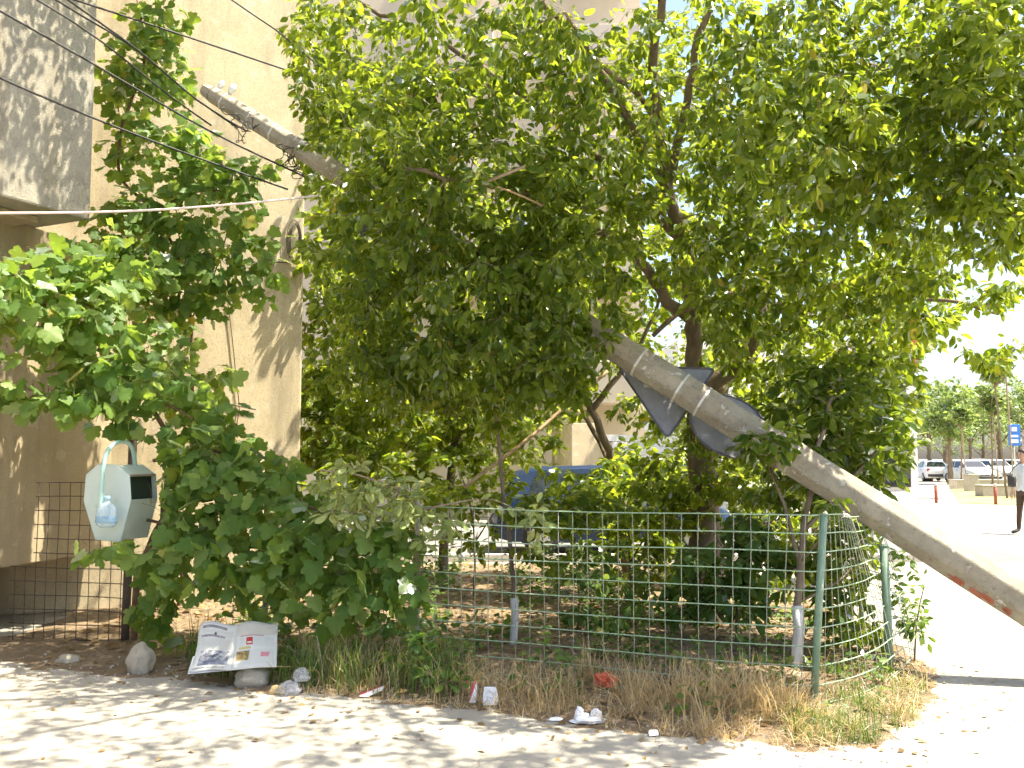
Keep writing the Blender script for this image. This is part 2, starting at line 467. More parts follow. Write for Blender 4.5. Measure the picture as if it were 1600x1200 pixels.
# ------------------------------------------------------------------ leaves
def leaf_template(kind):
    if kind == 'ovate':
        v = [(0, 0, 0), (0.42, 0, -0.05), (1, 0, -0.16),
             (0.16, 0.20, 0.03), (0.46, 0.30, 0.02), (0.78, 0.17, -0.06),
             (0.16, -0.20, 0.03), (0.46, -0.30, 0.02), (0.78, -0.17, -0.06)]
        t = [(0, 1, 3), (1, 4, 3), (1, 5, 4), (1, 2, 5), (0, 6, 1), (1, 6, 7), (1, 7, 8), (1, 8, 2)]
    elif kind == 'vine':
        half = [(-0.10, 0.16), (-0.14, 0.34), (0.10, 0.50), (0.20, 0.40), (0.36, 0.52), (0.56, 0.50), (0.56, 0.30), (0.78, 0.26)]
        out = [(0.0, 0.0)] + half + [(1.0, 0.0)] + [(x, -y) for x, y in reversed(half)]
        v = [(0.30, 0, 0.03)] + [(x, y, -0.22 * y * y - 0.10 * max(0, x - 0.4) + (0.03 if i % 2 else -0.02)) for i, (x, y) in enumerate(out)]
        n = len(out)
        t = [(0, 1 + (i + 1) % n, 1 + i) for i in range(n)]
    elif kind == 'oblong':
        v = [(0, 0, 0), (0.5, 0, 0.03), (1, 0, -0.05),
             (0.25, 0.15, 0.04), (0.6, 0.23, 0.03), (0.88, 0.14, -0.02),
             (0.25, -0.15, 0.04), (0.6, -0.23, 0.03), (0.88, -0.14, -0.02)]
        t = [(0, 1, 3), (1, 4, 3), (1, 5, 4), (1, 2, 5), (0, 6, 1), (1, 6, 7), (1, 7, 8), (1, 8, 2)]
    else:   # a far leaf spray: two crossed small faces
        v = [(0, 0, 0), (0.5, 0.32, 0.04), (1, 0, -0.1), (0.5, -0.32, 0.04)]
        t = [(0, 2, 1), (0, 3, 2)]
    return np.array(v, dtype=float), np.array(t, dtype=int)
TPL = {k: leaf_template(k) for k in ('ovate', 'vine', 'oblong', 'far')}

def nrm(a):
    return a / np.maximum(np.linalg.norm(a, axis=-1, keepdims=True), 1e-9)

def frames(d, n):
    d = nrm(d)
    y = nrm(np.cross(n, d))
    z = np.cross(d, y)
    return np.stack([d, y, z], axis=1)        # rows are the axes

def leaf_meshes(kind):
    out = []
    V, T = TPL[kind]
    for k in range(3):
        W = V.copy()
        W[:, 2] += 0.10 * (k - 1) * V[:, 0] ** 2 + 0.03 * np.sin(V[:, 1] * 9 + k)
        W[:, 1] *= (0.94, 1.0, 1.07)[k]
        me = bpy.data.meshes.new("leaf")
        me.from_pydata([tuple(p) for p in W], [], [tuple(t) for t in T])
        me.polygons.foreach_set("use_smooth", [True] * len(T))
        out.append(me)
    return out
LEAFMESH = {}

def put_leaves(parent, P, D, N, S, kind, mat, singles=300, crown='crown', hide=None):
    """Leaves at P along D facing N, length S: the largest in view are objects of their own, the rest one mass."""
    V, T = TPL[kind]
    Fm = frames(D, N)
    x, y, dep = pix(P)
    inside = (x > 0) & (x < 1600) & (y > 0) & (y < 1200)
    pick = np.zeros(len(P), bool)
    if singles:
        cell = {}
        order = np.argsort(dep)
        score = S / dep
        for i in order:
            if not inside[i]: continue
            c = (int(x[i] // 9), int(y[i] // 9))
            if c not in cell: cell[c] = i
        front = sorted(cell.values(), key=lambda i: -score[i])[:singles]
        pick[front] = True
        key = (kind, mat.name)
        if key not in LEAFMESH:
            ms = leaf_meshes(kind)
            for m_ in ms: m_.materials.append(mat)
            LEAFMESH[key] = ms
        o0 = origin_of(parent)
        for i in front:
            o = bpy.data.objects.new("leaf", LEAFMESH[key][R.randrange(3)])
            f = Fm[i] * S[i]
            o.matrix_local = Matrix(((f[0][0], f[1][0], f[2][0], P[i][0] - o0.x), (f[0][1], f[1][1], f[2][1], P[i][1] - o0.y),
                                     (f[0][2], f[1][2], f[2][2], P[i][2] - o0.z), (0, 0, 0, 1)))
            COL.objects.link(o); o.parent = parent
    k = ~pick
    if not k.any(): return
    P, S, Fm = P[k], S[k], Fm[k]
    n = len(P)
    # each leaf curls and spreads a little differently
    W = np.repeat(V[None], n, 0)
    W[:, :, 1] *= NR.uniform(0.8, 1.12, (n, 1))
    W[:, :, 2] += NR.uniform(-0.18, 0.12, (n, 1)) * V[None, :, 0] ** 2
    W[:, :, 2] += NR.uniform(-0.5, 0.7, (n, 1)) * np.abs(V[None, :, 1])  ** 1.5
    G = np.einsum('nvi,nij->nvj', W * S[:, None, None], Fm) + P[:, None, :]
    tr = (T[None] + (np.arange(n) * len(V))[:, None, None]).reshape(-1, 3)
    o = np_mesh(crown, G.reshape(-1, 3), tr, mat, parent, np.repeat(NR.random(n), len(T)))
    o["kind"] = "stuff"
    return o

# ------------------------------------------------------------------ branches
def smooth_path(pts, step=0.12):
    pts = [Vector(p) for p in pts]
    out = []
    for i in range(len(pts) - 1):
        p0, p1, p2, p3 = pts[max(i - 1, 0)], pts[i], pts[i + 1], pts[min(i + 2, len(pts) - 1)]
        n = max(2, int((p2 - p1).length / step))
        for k in range(n):
            t = k / n
            out.append(0.5 * ((2 * p1) + (p2 - p0) * t + (2 * p0 - 5 * p1 + 4 * p2 - p3) * t * t + (3 * p1 - p0 - 3 * p2 + p3) * t ** 3))
    out.append(pts[-1])
    return out

class Plant:
    def __init__(s, seed):
        s.limbs = []          # (pts, radii)
        s.nodes = []; s.nrad = []
        s.twigs = []
        s.rng = random.Random(seed)
        s.npr = np.random.default_rng(seed)
    def limb(s, pts, r0, r1, wob=0.012):
        ps = smooth_path(pts)
        wob = min(wob, r0 * 0.18)
        ps = [p + Vector((s.rng.gauss(0, wob), s.rng.gauss(0, wob), s.rng.gauss(0, wob))) * (0 if i == 0 else 1) for i, p in enumerate(ps)]
        n = len(ps)
        rs = [r0 + (r1 - r0) * (i / (n - 1)) ** 0.8 for i in range(n)]
        s.limbs.append((ps, rs))
        for p, r in zip(ps[n // 6:], rs[n // 6:]):
            s.nodes.append(tuple(p)); s.nrad.append(r)
        return ps
    def grow(s, targets, lift=0.12, sag=0.0, maxr=0.015):
        T = np.array(targets)
        A = np.array(s.nodes)
        dist = np.array([np.min(np.sum((A - t) ** 2, 1)) for t in T])
        T = T[np.argsort(dist)]
        cap = len(A) + 14 * len(T)
        buf = np.zeros((cap, 3)); buf[:len(A)] = A; n = len(A)
        rad = np.zeros(cap); rad[:n] = s.nrad
        for t in T:
            d2 = np.sum((buf[:n] - t) ** 2, 1)
            j = int(np.argmin(d2))
            a = buf[j].copy(); L = math.sqrt(d2[j])
            if L < 0.08: continue
            k = max(3, min(12, int(L / 0.13)))
            mid = (a + t) / 2 + np.array([0, 0, lift * L]) + s.npr.normal(0, 0.07 * L, 3)
            tt = np.linspace(0, 1, k + 1)[:, None]
            pts = (1 - tt) ** 2 * a + 2 * tt * (1 - tt) * mid + tt ** 2 * t
            pts[:, 2] -= sag * L * tt[:, 0] ** 2
            r0 = min(rad[j] * 0.8, 0.0035 + 0.014 * L, maxr)
            rr = np.linspace(r0, 0.0016, k + 1)
            s.twigs.append((pts, rr))
            m = len(pts) - 1
            if n + m < cap:
                buf[n:n + m] = pts[1:]; rad[n:n + m] = rr[1:]; n += m
    def leaf_points(s, spacing, start=0.2, down=0.35, side=0.8, up=(0, 0, 1), nspread=0.55, size=(0.08, 0.13), pet=0.02, keep=1.0, least=16):
        P, D, N = [], [], []
        up = np.array(up, float)
        for pts, rr in s.twigs:
            seg = np.linalg.norm(np.diff(pts, axis=0), axis=1)
            cum = np.concatenate([[0], np.cumsum(seg)]); L = cum[-1]
            n = max(least, int(L * (1 - start) / spacing))
            q = np.linspace(L * start, L, n) + s.npr.normal(0, spacing * 0.2, n)
            q = np.clip(q, 0, L)
            pp = np.stack([np.interp(q, cum, pts[:, i]) for i in range(3)], 1)
            tg = nrm(pts[-1] - pts[0])[None]
            sd = nrm(np.cross(tg, [[0, 0, 1.0]]) + 1e-6)
            sgn = np.where(np.arange(n) % 2 == 0, 1, -1)[:, None]
            d = 0.45 * tg + side * sgn * sd + s.npr.normal(0, 0.4, (n, 3)) + np.array([[0, 0, -down]])
            P.append(pp + nrm(d) * (pet * s.npr.uniform(0.4, 2.6, (n, 1)))); D.append(d)
            N.append(up[None] + s.npr.normal(0, nspread, (n, 3)))
        P, D, N = np.concatenate(P), np.concatenate(D), np.concatenate(N)
        k = s.npr.random(len(P)) < keep
        P, D, N = P[k], D[k], N[k]
        S = size[0] * 0.8 + (size[1] * 1.08 - size[0] * 0.8) * s.npr.beta(2.2, 2.2, len(P))
        return P, D, N, S
    def wood(s, parent, mat, twigmat, trunk='trunk', n=9, twigs='twigs'):
        for i, (ps, rs) in enumerate(s.limbs):
            mb = MB(); mb.tube(ps, rs, n if rs[0] > 0.03 else 6)
            mb.build(trunk if i == 0 else 'limb', mat, parent, True)
        if s.twigs:
            V, T = [], []; k = 0
            for pts, rr in s.twigs:
                m = len(pts)
                tg = nrm(pts[-1] - pts[0])
                u = nrm(np.cross(tg, [0.31, 0.2, 0.93])); w = np.cross(tg, u)
                for a in range(3):
                    c, si = math.cos(a * 2.094), math.sin(a * 2.094)
                    V.append(pts + (u * c + w * si)[None] * rr[:, None])
                i = np.arange(m - 1)
                for a in range(3):
                    b = (a + 1) % 3
                    q0, q1 = k + a * m + i, k + b * m + i
                    T.append(np.stack([q0, q1, q1 + 1], 1)); T.append(np.stack([q0, q1 + 1, q0 + 1], 1))
                k += 3 * m
            o = np_mesh(twigs, np.concatenate(V), np.concatenate(T), twigmat, parent)
            o["kind"] = "stuff"

def ellipsoids(rng, clumps, dens=1.0, power=0.55):
    """Random points in world-space clumps: (pixel x, y, distance, half width px, half height px, half depth m, count)."""
    out = []
    for px, py, Y, wx, wy, wd, n in clumps:
        c = at(px, py, Y)
        rx, rz = wx * Y / F, wy * Y / F
        for _ in range(int(n * dens)):
            while True:
                v = (rng.uniform(-1, 1), rng.uniform(-1, 1), rng.uniform(-1, 1))
                q = v[0] ** 2 + v[1] ** 2 + v[2] ** 2
                if q <= 1: break
            out.append((c.x + v[0] * rx, c.y + v[1] * wd, c.z + v[2] * rz))
    return out
def balls(rng, cl):
    out = []
    for cx, cy, cz, rx, ry, rz, n in cl:
        for _ in range(n):
            while True:
                v = (rng.uniform(-1, 1), rng.uniform(-1, 1), rng.uniform(-1, 1))
                if v[0] ** 2 + v[1] ** 2 + v[2] ** 2 <= 1: break
            out.append((cx + v[0] * rx, cy + v[1] * ry, cz + v[2] * rz))
    return out

# ================================================================== THE SETTING
g = MB(); g.add([(-400, -60, -0.012), (400, -60, -0.012), (400, 900, -0.012), (-400, 900, -0.012)], [(0, 1, 2, 3)])
tag(g.build('ground', M['ground']), kind='structure')
p = MB(); p.add([(-14, -8, 0), (14, -8, 0), (14, 14.9, 0), (-14, 14.9, 0)], [(0, 1, 2, 3)])
tag(p.build('pavement', M['pavement']), kind='structure')
p = MB(); p.add([(-60, 15.1, -0.008), (8.5, 15.1, -0.008), (8.5, 21.5, -0.008), (-60, 21.5, -0.008)], [(0, 1, 2, 3)])
tag(p.build('road', M['asphalt']), kind='structure')

# garden bed: earth that rises out of the pavement along a ragged edge
EDGE = [gr(*q) for q in ((-60, 1026), (100, 1046), (200, 1054), (300, 1062), (420, 1080), (550, 1090), (780, 1114), (950, 1138), (1100, 1156), (1250, 1168), (1370, 1168), (1440, 1122), (1470, 1050))]
BED = [(v.x, v.y) for v in EDGE] + [(3.35, 9.0), (3.4, 12.0), (3.2, 14.6), (-4.4, 14.6), (-4.5, 8.2)]
BEDA = np.array(BED)
def bed_dist(X, Y):
    """Signed distance to the bed's outline, positive inside."""
    ins = np.zeros(X.shape, bool); best = np.full(X.shape, 1e9)
    n = len(BEDA)
    for i in range(n):
        a, b = BEDA[i], BEDA[(i + 1) % n]
        c = ((a[1] > Y) != (b[1] > Y)) & (X < (b[0] - a[0]) * (Y - a[1]) / (b[1] - a[1] + 1e-12) + a[0])
        ins ^= c
        e = b - a
        t = np.clip(((X - a[0]) * e[0] + (Y - a[1]) * e[1]) / (e @ e), 0, 1)
        best = np.minimum(best, np.hypot(X - a[0] - t * e[0], Y - a[1] - t * e[1]))
    return np.where(ins, best, -best)
def soil_z_arr(X, Y):
    d = bed_dist(X, Y)
    h = np.array([mnoise.noise(Vector((x * 2.3, y * 2.3, 0))) * 0.5 + mnoise.noise(Vector((x * 9, y * 9, 3.0))) * 0.5 for x, y in zip(X.ravel(), Y.ravel())]).reshape(X.shape)
    return np.clip(d / 0.35, -1, 1) * 0.035 + np.clip(d / 3, 0, 1) * 0.06 + h * 0.03
def soil_z(x, y):
    return max(0.0, float(soil_z_arr(np.array([x]), np.array([y]))[0]))
gx = np.arange(-4.9, 3.9, 0.06); gy = np.concatenate([np.arange(4.9, 9, 0.05), np.arange(9, 14.95, 0.15)])
GX, GY = np.meshgrid(gx, gy)
GZ = soil_z_arr(GX, GY)
Vv = np.stack([GX, GY, GZ], -1).reshape(-1, 3)
nx_, ny_ = len(gx), len(gy)
ii, jj = np.meshgrid(np.arange(ny_ - 1), np.arange(nx_ - 1), indexing='ij')
q = ii * nx_ + jj
keepq = (np.maximum.reduce([GZ[ii, jj], GZ[ii + 1, jj], GZ[ii, jj + 1], GZ[ii + 1, jj + 1]]) > -0.006)
q = q[keepq]
tr = np.concatenate([np.stack([q, q + 1, q + nx_ + 1], -1), np.stack([q, q + nx_ + 1, q + nx_], -1)])
tag(np_mesh('garden_soil', Vv, tr, M['soil']), kind='structure')

# kerb along the back of the bed, and the strip of verge down the street
k = MB()
k0 = thing('kerb', (-3, 14.85, 0), 'row of pale kerb stones behind the garden bed', 'kerb')
for i in range(14):
    b = MB(); b.box((-4.6 + i * 0.86, 14.95 + R.uniform(-.01, .01), 0.055), (0.84, 0.16, 0.13)); b.build('kerb_stone', M['kerb'], k0, bevel=0.01)
vg = MB()
va, vb, vc, vd = gr(1478, 752, 0.004), gr(1640, 752, 0.004), gr(1640, 790, 0.004), gr(1498, 786, 0.004)
vg.add([vd, vc, vb, va], [(0, 1, 2, 3)])
tag(vg.build('verge', M['verge']), kind='structure')

# ------------------------------------------------------------------ apartment building at the left
bld = thing('apartment_building', (-4.6, 9.5, 0), 'sandy plastered building with grey balcony bay beside the vine', 'building')
mb = MB(); mb.prism([(-6.4, 9.36), (-2.44, 11.1), (-4.87, 16.6), (-9.5, 14.6)], 0, 14.0); mb.build('wall', M['plaster'], bld, bevel=0.02)
mb = MB(); mb.prism([(-5.25, 5.2), (-4.22, 10.15), (-5.2, 10.35), (-7.8, 9.8), (-7.8, 5.2)], 0.62, 3.76); mb.build('entrance_wall', M['plaster_shaded'], bld, bevel=0.015)
mb = MB(); mb.prism([(-5.5, 5.2), (-4.74, 9.0), (-5.2, 9.35), (-7.8, 9.3), (-7.8, 5.2)], 0, 0.617); mb.build('plinth', M['plinth'], bld, bevel=0.01)
bR, bL = at(141, 344, 8.6), at(0, 309, 7.78)
bd = Vector((bR.x - bL.x, bR.y - bL.y)).normalized(); bn = Vector((-bd.y, bd.x))
b0 = Vector((bL.x, bL.y)) - bd * 3.5; b1 = Vector((bR.x, bR.y))
mb = MB(); mb.prism([b0, b1, b1 + bn * 1.5 + bd * 0.02, b0 + bn * 1.5], bR.z, 13.2); mb.build('balcony_bay', M['render'], bld, bevel=0.02)
e0 = b1 + bd * 0.003
mb = MB(); mb.prism([b0 + bn * 0.30, b1 + bn * 0.30 - bd * .3, b1 + bn * 1.45 - bd * .3, b0 + bn * 1.45], bR.z - 0.06, bR.z - 0.003); mb.build('balcony_slab', M['plaster_shaded'], bld, bevel=0.01)
for zz in (6.6, 9.6):
    w0 = b0 + bd * 0.6 - bn * 0.004; w1 = b1 - bd * 0.5 - bn * 0.004
    mb = MB(); mb.prism([w0 - bn * 0.03, w1 - bn * 0.03, w1, w0], zz, zz + 1.3); wn_ = mb.build('window', M['trim'], bld)
    mb = MB(); mb.prism([w0 + bd * .06 - bn * 0.035, w1 - bd * .06 - bn * 0.035, w1 - bd * .06 - bn * .031, w0 + bd * .06 - bn * .031], zz + .06, zz + 1.24); mb.build('pane', M['glass'], wn_)
# window and downpipe round the corner of the plastered wall
def wallB(s, z, out=0.0):
    d = Vector((0.9155, 0.4023)); n = Vector((0.4023, -0.9155))
    q = Vector((-6.4, 9.36)) + d * s + n * out
    return Vector((q.x, q.y, z))
for a_, b_ in (((275, 606), (400, 640)), ((396, 400), (470, 411)), ((225, 470), (300, 478))):
    def onwall(px, py):
        d = ray(px, py); o = Vector((0, 0, CAM_H)); n = Vector((0.4023, -0.9155, 0)); q = Vector((-6.4, 9.36, 0)) + n * 0.02
        t = (q - o).dot(n) / d.dot(n)
        return o + d * t
    A, B = onwall(*a_), onwall(*b_)
    mb = MB(); mb.tube([A, (A + B) / 2 + Vector((0, 0, -0.03)), B], 0.008, 5); mb.build('wall_cable', M['brownish'], bld)
# loops of spare cable hanging at the corner
coil = thing('cable_coil', onwall(460, 410), 'coil of thin dark wire hanging at the plastered wall corner', 'cable coil')
cc = onwall(461, 378)
for i in range(4):
    pts = []
    for k in range(25):
        a = k / 24 * 2 * math.pi
        pts.append(cc + Vector((math.cos(a) * (0.05 + 0.012 * i), -0.02 - 0.012 * i, math.sin(a) * (0.20 + 0.015 * i))))
    mb = MB(); mb.tube(pts, 0.0045, 5); mb.build('loop', M['cable'], coil, True)

# ------------------------------------------------------------------ pale block of flats behind the trees
far = thing('apartment_block', (-4, 27, 0), 'pale multi-storey block of flats seen through the tree', 'building')
mb = MB(); mb.prism([(-16, 26), (3.6, 26), (3.6, 36), (-16, 36)], 0, 19); mb.build('wall', M['far_wall'], far)
for st in range(6):
    for cidx, x in enumerate((-12.5, -8.2, -3.9, 0.4)):
        z = 0.9 + st * 3.0
        if (st == 0 and cidx == 3) or st in (3, 4): continue
        mb = MB(); mb.box((x, 25.97, z + 0.8), (1.5, 0.08, 1.4)); w = mb.build('window', M['white_paint'], far)
        mb = MB(); mb.box((x - 0.36, 25.925, z + 0.8), (0.62, 0.02, 1.24)); mb.build('pane', M['glass'], w)
        mb = MB(); mb.box((x + 0.36, 25.925, z + 0.8), (0.62, 0.02, 1.24)); mb.build('pane', M['glass'], w)
    if st:
        for x in (-10.3, -1.6, 2.3):
            z = st * 3.0
            mb = MB(); mb.box((x, 25.35, z + 0.55), (2.2, 1.3, 1.1)); mb.build('balcony', M['far_panel'], far, bevel=0.02)
# entrance wing with steps (seen between the stems above the blue car)
porch = thing('entrance_steps', (1.7, 22.5, 0), 'sunlit cream entrance wall with white steps behind the leaning stems', 'steps')
A = gr(870, 800); 
mb = MB(); mb.box((1.55, 23.2, 1.2), (0.75, 1.6, 2.4), 0.25); mb.build('wall', M['plaster'], porch, bevel=0.015)
mb = MB(); mb.box((2.75, 23.7, 0.75), (2.2, 1.2, 1.5), 0.25); mb.build('side_wall', M['plaster'], porch, bevel=0.015)
for i in range(5):
    mb = MB(); mb.box((2.45 + i * 0.2, 22.75 + i * 0.05, 2.05 - i * 0.16), (0.9, 0.9, 0.15), 0.25); mb.build('step', M['white_wall'], porch, bevel=0.01)

# white shop building with a red fascia, down the street
shop = thing('shop_building', (14, 46, 0), 'white street building with a red fascia behind the tree', 'building')
xr = 46 * (1432 - 800) / F
mb = MB(); mb.prism([(8.0, 46), (xr, 46), (xr, 58), (8.0, 58)], 0, 7.3); mb.build('wall', M['white_wall'], shop)
mb = MB(); mb.box(((xr - 2.2), 45.85, 6.15), (4.4, 0.3, 0.9)); mb.build('fascia', M['red_fascia'], shop, bevel=0.02)
mb = MB(); mb.box((xr - 0.05, 45.8, 7.0), (0.35, 0.4, 0.9)); mb.build('end_panel', M['red_fascia'], shop, bevel=0.02)
for i in range(3):
    mb = MB(); mb.box((xr - 1.2 - i * 2.2, 45.93, 4.2), (1.3, 0.1, 1.5)); w = mb.build('window', M['trim'], shop)
    mb = MB(); mb.box((xr - 1.2 - i * 2.2, 45.86, 4.2), (1.15, 0.03, 1.35)); mb.build('pane', M['glass'], w)
    mb = MB(); mb.box((xr - 1.2 - i * 2.2, 45.93, 1.5), (1.6, 0.1, 2.6)); w = mb.build('shop_window', M['trim'], shop)
    mb = MB(); mb.box((xr - 1.2 - i * 2.2, 45.86, 1.5), (1.45, 0.03, 2.4)); mb.build('pane', M['glass'], w)
fb = thing('street_end_building', (54, 88, 0), 'far pinkish building at the street end, top right of the parked cars', 'building')
mb = MB(); mb.prism([(53, 88), (66, 88), (66, 100), (53, 100)], 0, 8.4); mb.build('wall', surf('pinkish_plaster', (0.55, 0.42, 0.36), (0.48, 0.37, 0.31), 0.4, 0.9), fb)
mb = MB(); mb.prism([(52.8, 87.6), (66.4, 87.6), (66.4, 100.4), (52.8, 100.4)], 8.41, 8.8); mb.build('roof', M['bollard'], fb)
for i in range(4):
    for zz in (1.2, 4.4):
        mb = MB(); mb.box((54.6 + i * 3.2, 87.97, zz + .8), (1.4, 0.08, 1.6)); mb.build('window', M['glass'], fb)

# ================================================================== FENCE
wob = random.Random(3)
FA = gr(1270, 1120)                                   # corner post
FDIR = Vector((-2.32, 0.97, 0)).normalized()
def front_fence(s):                                   # s metres from the corner post to the left
    return Vector((FA.x, FA.y, 0)) + FDIR * s
def s_at_px(px):
    # where the fence line crosses a pixel column
    k_ = (px - 800) / F
    # x = k*(y*CP + (z-h)*SP) ~ k*y
    return (k_ * FA.y - FA.x) / (FDIR.x - k_ * FDIR.y)
fence = thing('wire_fence', (FA.x, FA.y, 0), 'green welded wire mesh fence round the garden bed, bent in at its right corner', 'fence')
ROW, COLW, NROW = 0.117, 0.1065, 11
S650, S418, S200 = s_at_px(652), s_at_px(418), s_at_px(203)
# plan of the mesh: from the left post to the corner post, round the bulged corner, back along the street
right_path = smooth_path([FA, gr(1340, 1098), gr(1400, 1068), gr(1432, 1030), Vector((3.14, 8.0, 0)), Vector((3.1, 9.2, 0))], 0.1)
cum = [0.0]
for i in range(1, len(right_path)): cum.append(cum[-1] + (right_path[i] - right_path[i - 1]).length)
RLEN = cum[-1]
def right_fence(s):
    for i in range(1, len(cum)):
        if cum[i] >= s:
            t = (s - cum[i - 1]) / (cum[i] - cum[i - 1]); return right_path[i - 1].lerp(right_path[i], t)
    return right_path[-1]
def mesh_pt(s, z):
    """s>0 left of the corner post, s<0 round to the right; the pole pushes the corner in and down."""
    if s >= 0:
        p = front_fence(s)
        off = 0.018 * mnoise.noise(Vector((s * 1.1, z * 1.6, 5)))
        dz = 0.012 * mnoise.noise(Vector((s * 0.8, z * 3, 9))) - 0.010 * math.sin(min(1, (s % 2.6) / 2.6) * math.pi) * (z / 1.25)
        lean = 0.05 * max(0, 1 - s / 1.0) * z
        return Vector((p.x + lean, p.y - off, z + dz))
    u = -s
    p = right_fence(u)
    k_ = min(1.0, u / 1.2)
    lean = -0.26 * k_ * (z / 1.25) ** 1.3 + 0.05 * (1 - k_) * z
    crush = 1 - 0.06 * math.exp(-((u - 1.4) / 0.6) ** 2) * (z / 1.25)
    w = 0.02 * mnoise.noise(Vector((u * 2.2, z * 2, 2)))
    sag = -0.02 * math.sin(min(1, u / 1.3) * math.pi) * (0.4 + 0.6 * (1 - z / 1.25))
    return Vector((p.x + lean + w, p.y + 0.05 * k_ * z + w, z * crush + sag))
# horizontal wires
for r_ in range(NROW):
    z = 0.07 + r_ * ROW
    pts = []
    s = S418 + 0.3
    while s > -RLEN + 0.05:
        pts.append(mesh_pt(s, z)); s -= 0.09
    mb = MB(); mb.tube(pts, 0.0042, 5); mb.build('horizontal_wire', M['green_wire'], fence, True)
# upright wires
s = S418 + 0.3; i = 0
while s > -RLEN + 0.05:
    pts = [mesh_pt(s + wob.uniform(-.004, .004), 0.02 + (0.07 + 10 * ROW - 0.02) * q_ / 7) for q_ in range(8)]
    mb = MB(); mb.tube(pts, 0.0028, 4); mb.build('upright_wire', M['green_wire_old'], fence, True)
    s -= COLW if s > -1.4 else 0.21; i += 1
def post(base, top, r, mat, parent, name='post'):
    base, top = Vector(base), Vector(top)
    mb = MB(); mb.tube([base + Vector((0, 0, -0.15)), base.lerp(top, 0.5) + Vector((0.004, 0, 0)), top], r, 10)
    mb.tube([top, top + (top - base).normalized() * 0.012], r * 1.12, 10)
    return mb.build(name, mat, parent, True)
dback = Vector((0.0, 0.03, 0))
post(FA + Vector((0, .026, 0)), at(1287, 805, FA.y + 0.03), 0.024, M['green_post'], fence)
pb = gr(1404, 1062) + Vector((-0.05, 0.03, 0))
post(pb, pb + Vector((-0.015, 0.01, 0.95)), 0.030, M['green_post'], fence)
for s_, h_ in ((S650, 1.42), (S418, 1.27)):
    q_ = front_fence(s_) + dback
    post(q_, q_ + Vector((0.0, 0.0, h_)), 0.022, M['green_wire_old'], fence)
for u in (3.0,):
    q_ = right_fence(u) + Vector((-0.04, 0, 0)); post(q_, q_ + Vector((-0.02, 0, 1.2)), 0.024, M['green_post'], fence)

# brownish mesh panel by the building
GA, GB = front_fence(S200), gr(12, 1004)
pan = thing('brownish_mesh_panel', (GA.x, GA.y, 0), 'dark brownish mesh panel between the litter bin and the building', 'mesh panel')
gd = (GB - GA); glen = gd.length; gd.normalize()
def pan_pt(s, z):
    p = GA + gd * s
    return Vector((p.x, p.y + 0.02 * mnoise.noise(Vector((s * 2, z * 2, 0))), z + 0.012 * mnoise.noise(Vector((s, z * 3, 4)))))
NR_P = 12
for r_ in range(NR_P):
    z = 0.05 + r_ * 0.121
    L = glen if z < 0.72 else glen * 0.80
    mb = MB(); mb.tube([pan_pt(L * i / 14, z) for i in range(15)], 0.0042, 4); mb.build('horizontal_wire', M['brownish'], pan, True)
s = 0.04
while s < glen:
    top = 0.05 + 11 * 0.121 if s < glen * 0.81 else 0.66
    mb = MB(); mb.tube([pan_pt(s, 0.01 + (top - 0.01) * i / 6) for i in range(7)], 0.0038, 4); mb.build('upright_wire', M['brownish'], pan, True)
    s += 0.104
post(GA + dback, GA + dback + Vector((0.02, 0, 1.85)), 0.035, M['brownish'], pan)

# ================================================================== FALLEN POLE AND ITS SIGNS
P0 = at(1600, 943, 7.0); P1 = at(333, 148, 8.8)
pd = (P1 - P0).normalized()
base = P0 - pd * (P0.z / pd.z) * 0.985
PL = (P1 - base).length
pole = thing('lamp_post', base, 'broken concrete post leaning across the fence and through the tree', 'post')
def pole_r(t): return 0.157 - 0.036 * t - 0.037 * t * t
side = pd.cross(Vector((0, 0, 1))).normalized(); upv = side.cross(pd).normalized()
def ring(t, n=8, dr=0.0, ph=math.pi / 8):
    c = base + (P1 - base) * t
    r = pole_r(t) + dr
    return [c + (side * math.cos(ph + 2 * math.pi * k / n) + upv * math.sin(ph + 2 * math.pi * k / n)) * r for k in range(n)]
mb = MB()
rings = []
NT = 44
prng = random.Random(5)
for i in range(NT + 1):
    t = i / NT
    rings.append([p_ + Vector((prng.gauss(0, .0022), prng.gauss(0, .0022), prng.gauss(0, .0022))) for p_ in ring(t)])
mb.loft(rings)
mb.build('shaft', M['pole'], pole, False, bevel=0.012)
def t_at_px(px):
    lo, hi = 0.0, 1.0
    for _ in range(40):
        m_ = (lo + hi) / 2
        x = pix(np.array(base + (P1 - base) * m_))[0]
        if x > px: lo = m_
        else: hi = m_
    return lo
for px_ in (1238, 1098, 1064, 1000, 430, 395, 352):
    t = t_at_px(px_)
    mb = MB(); mb.loft([ring(t - 0.0011, 8, 0.002), ring(t - 0.0009, 8, 0.006), ring(t + 0.0009, 8, 0.006), ring(t + 0.0011, 8, 0.002)], True)
    mb.build('band', M['band'], pole)
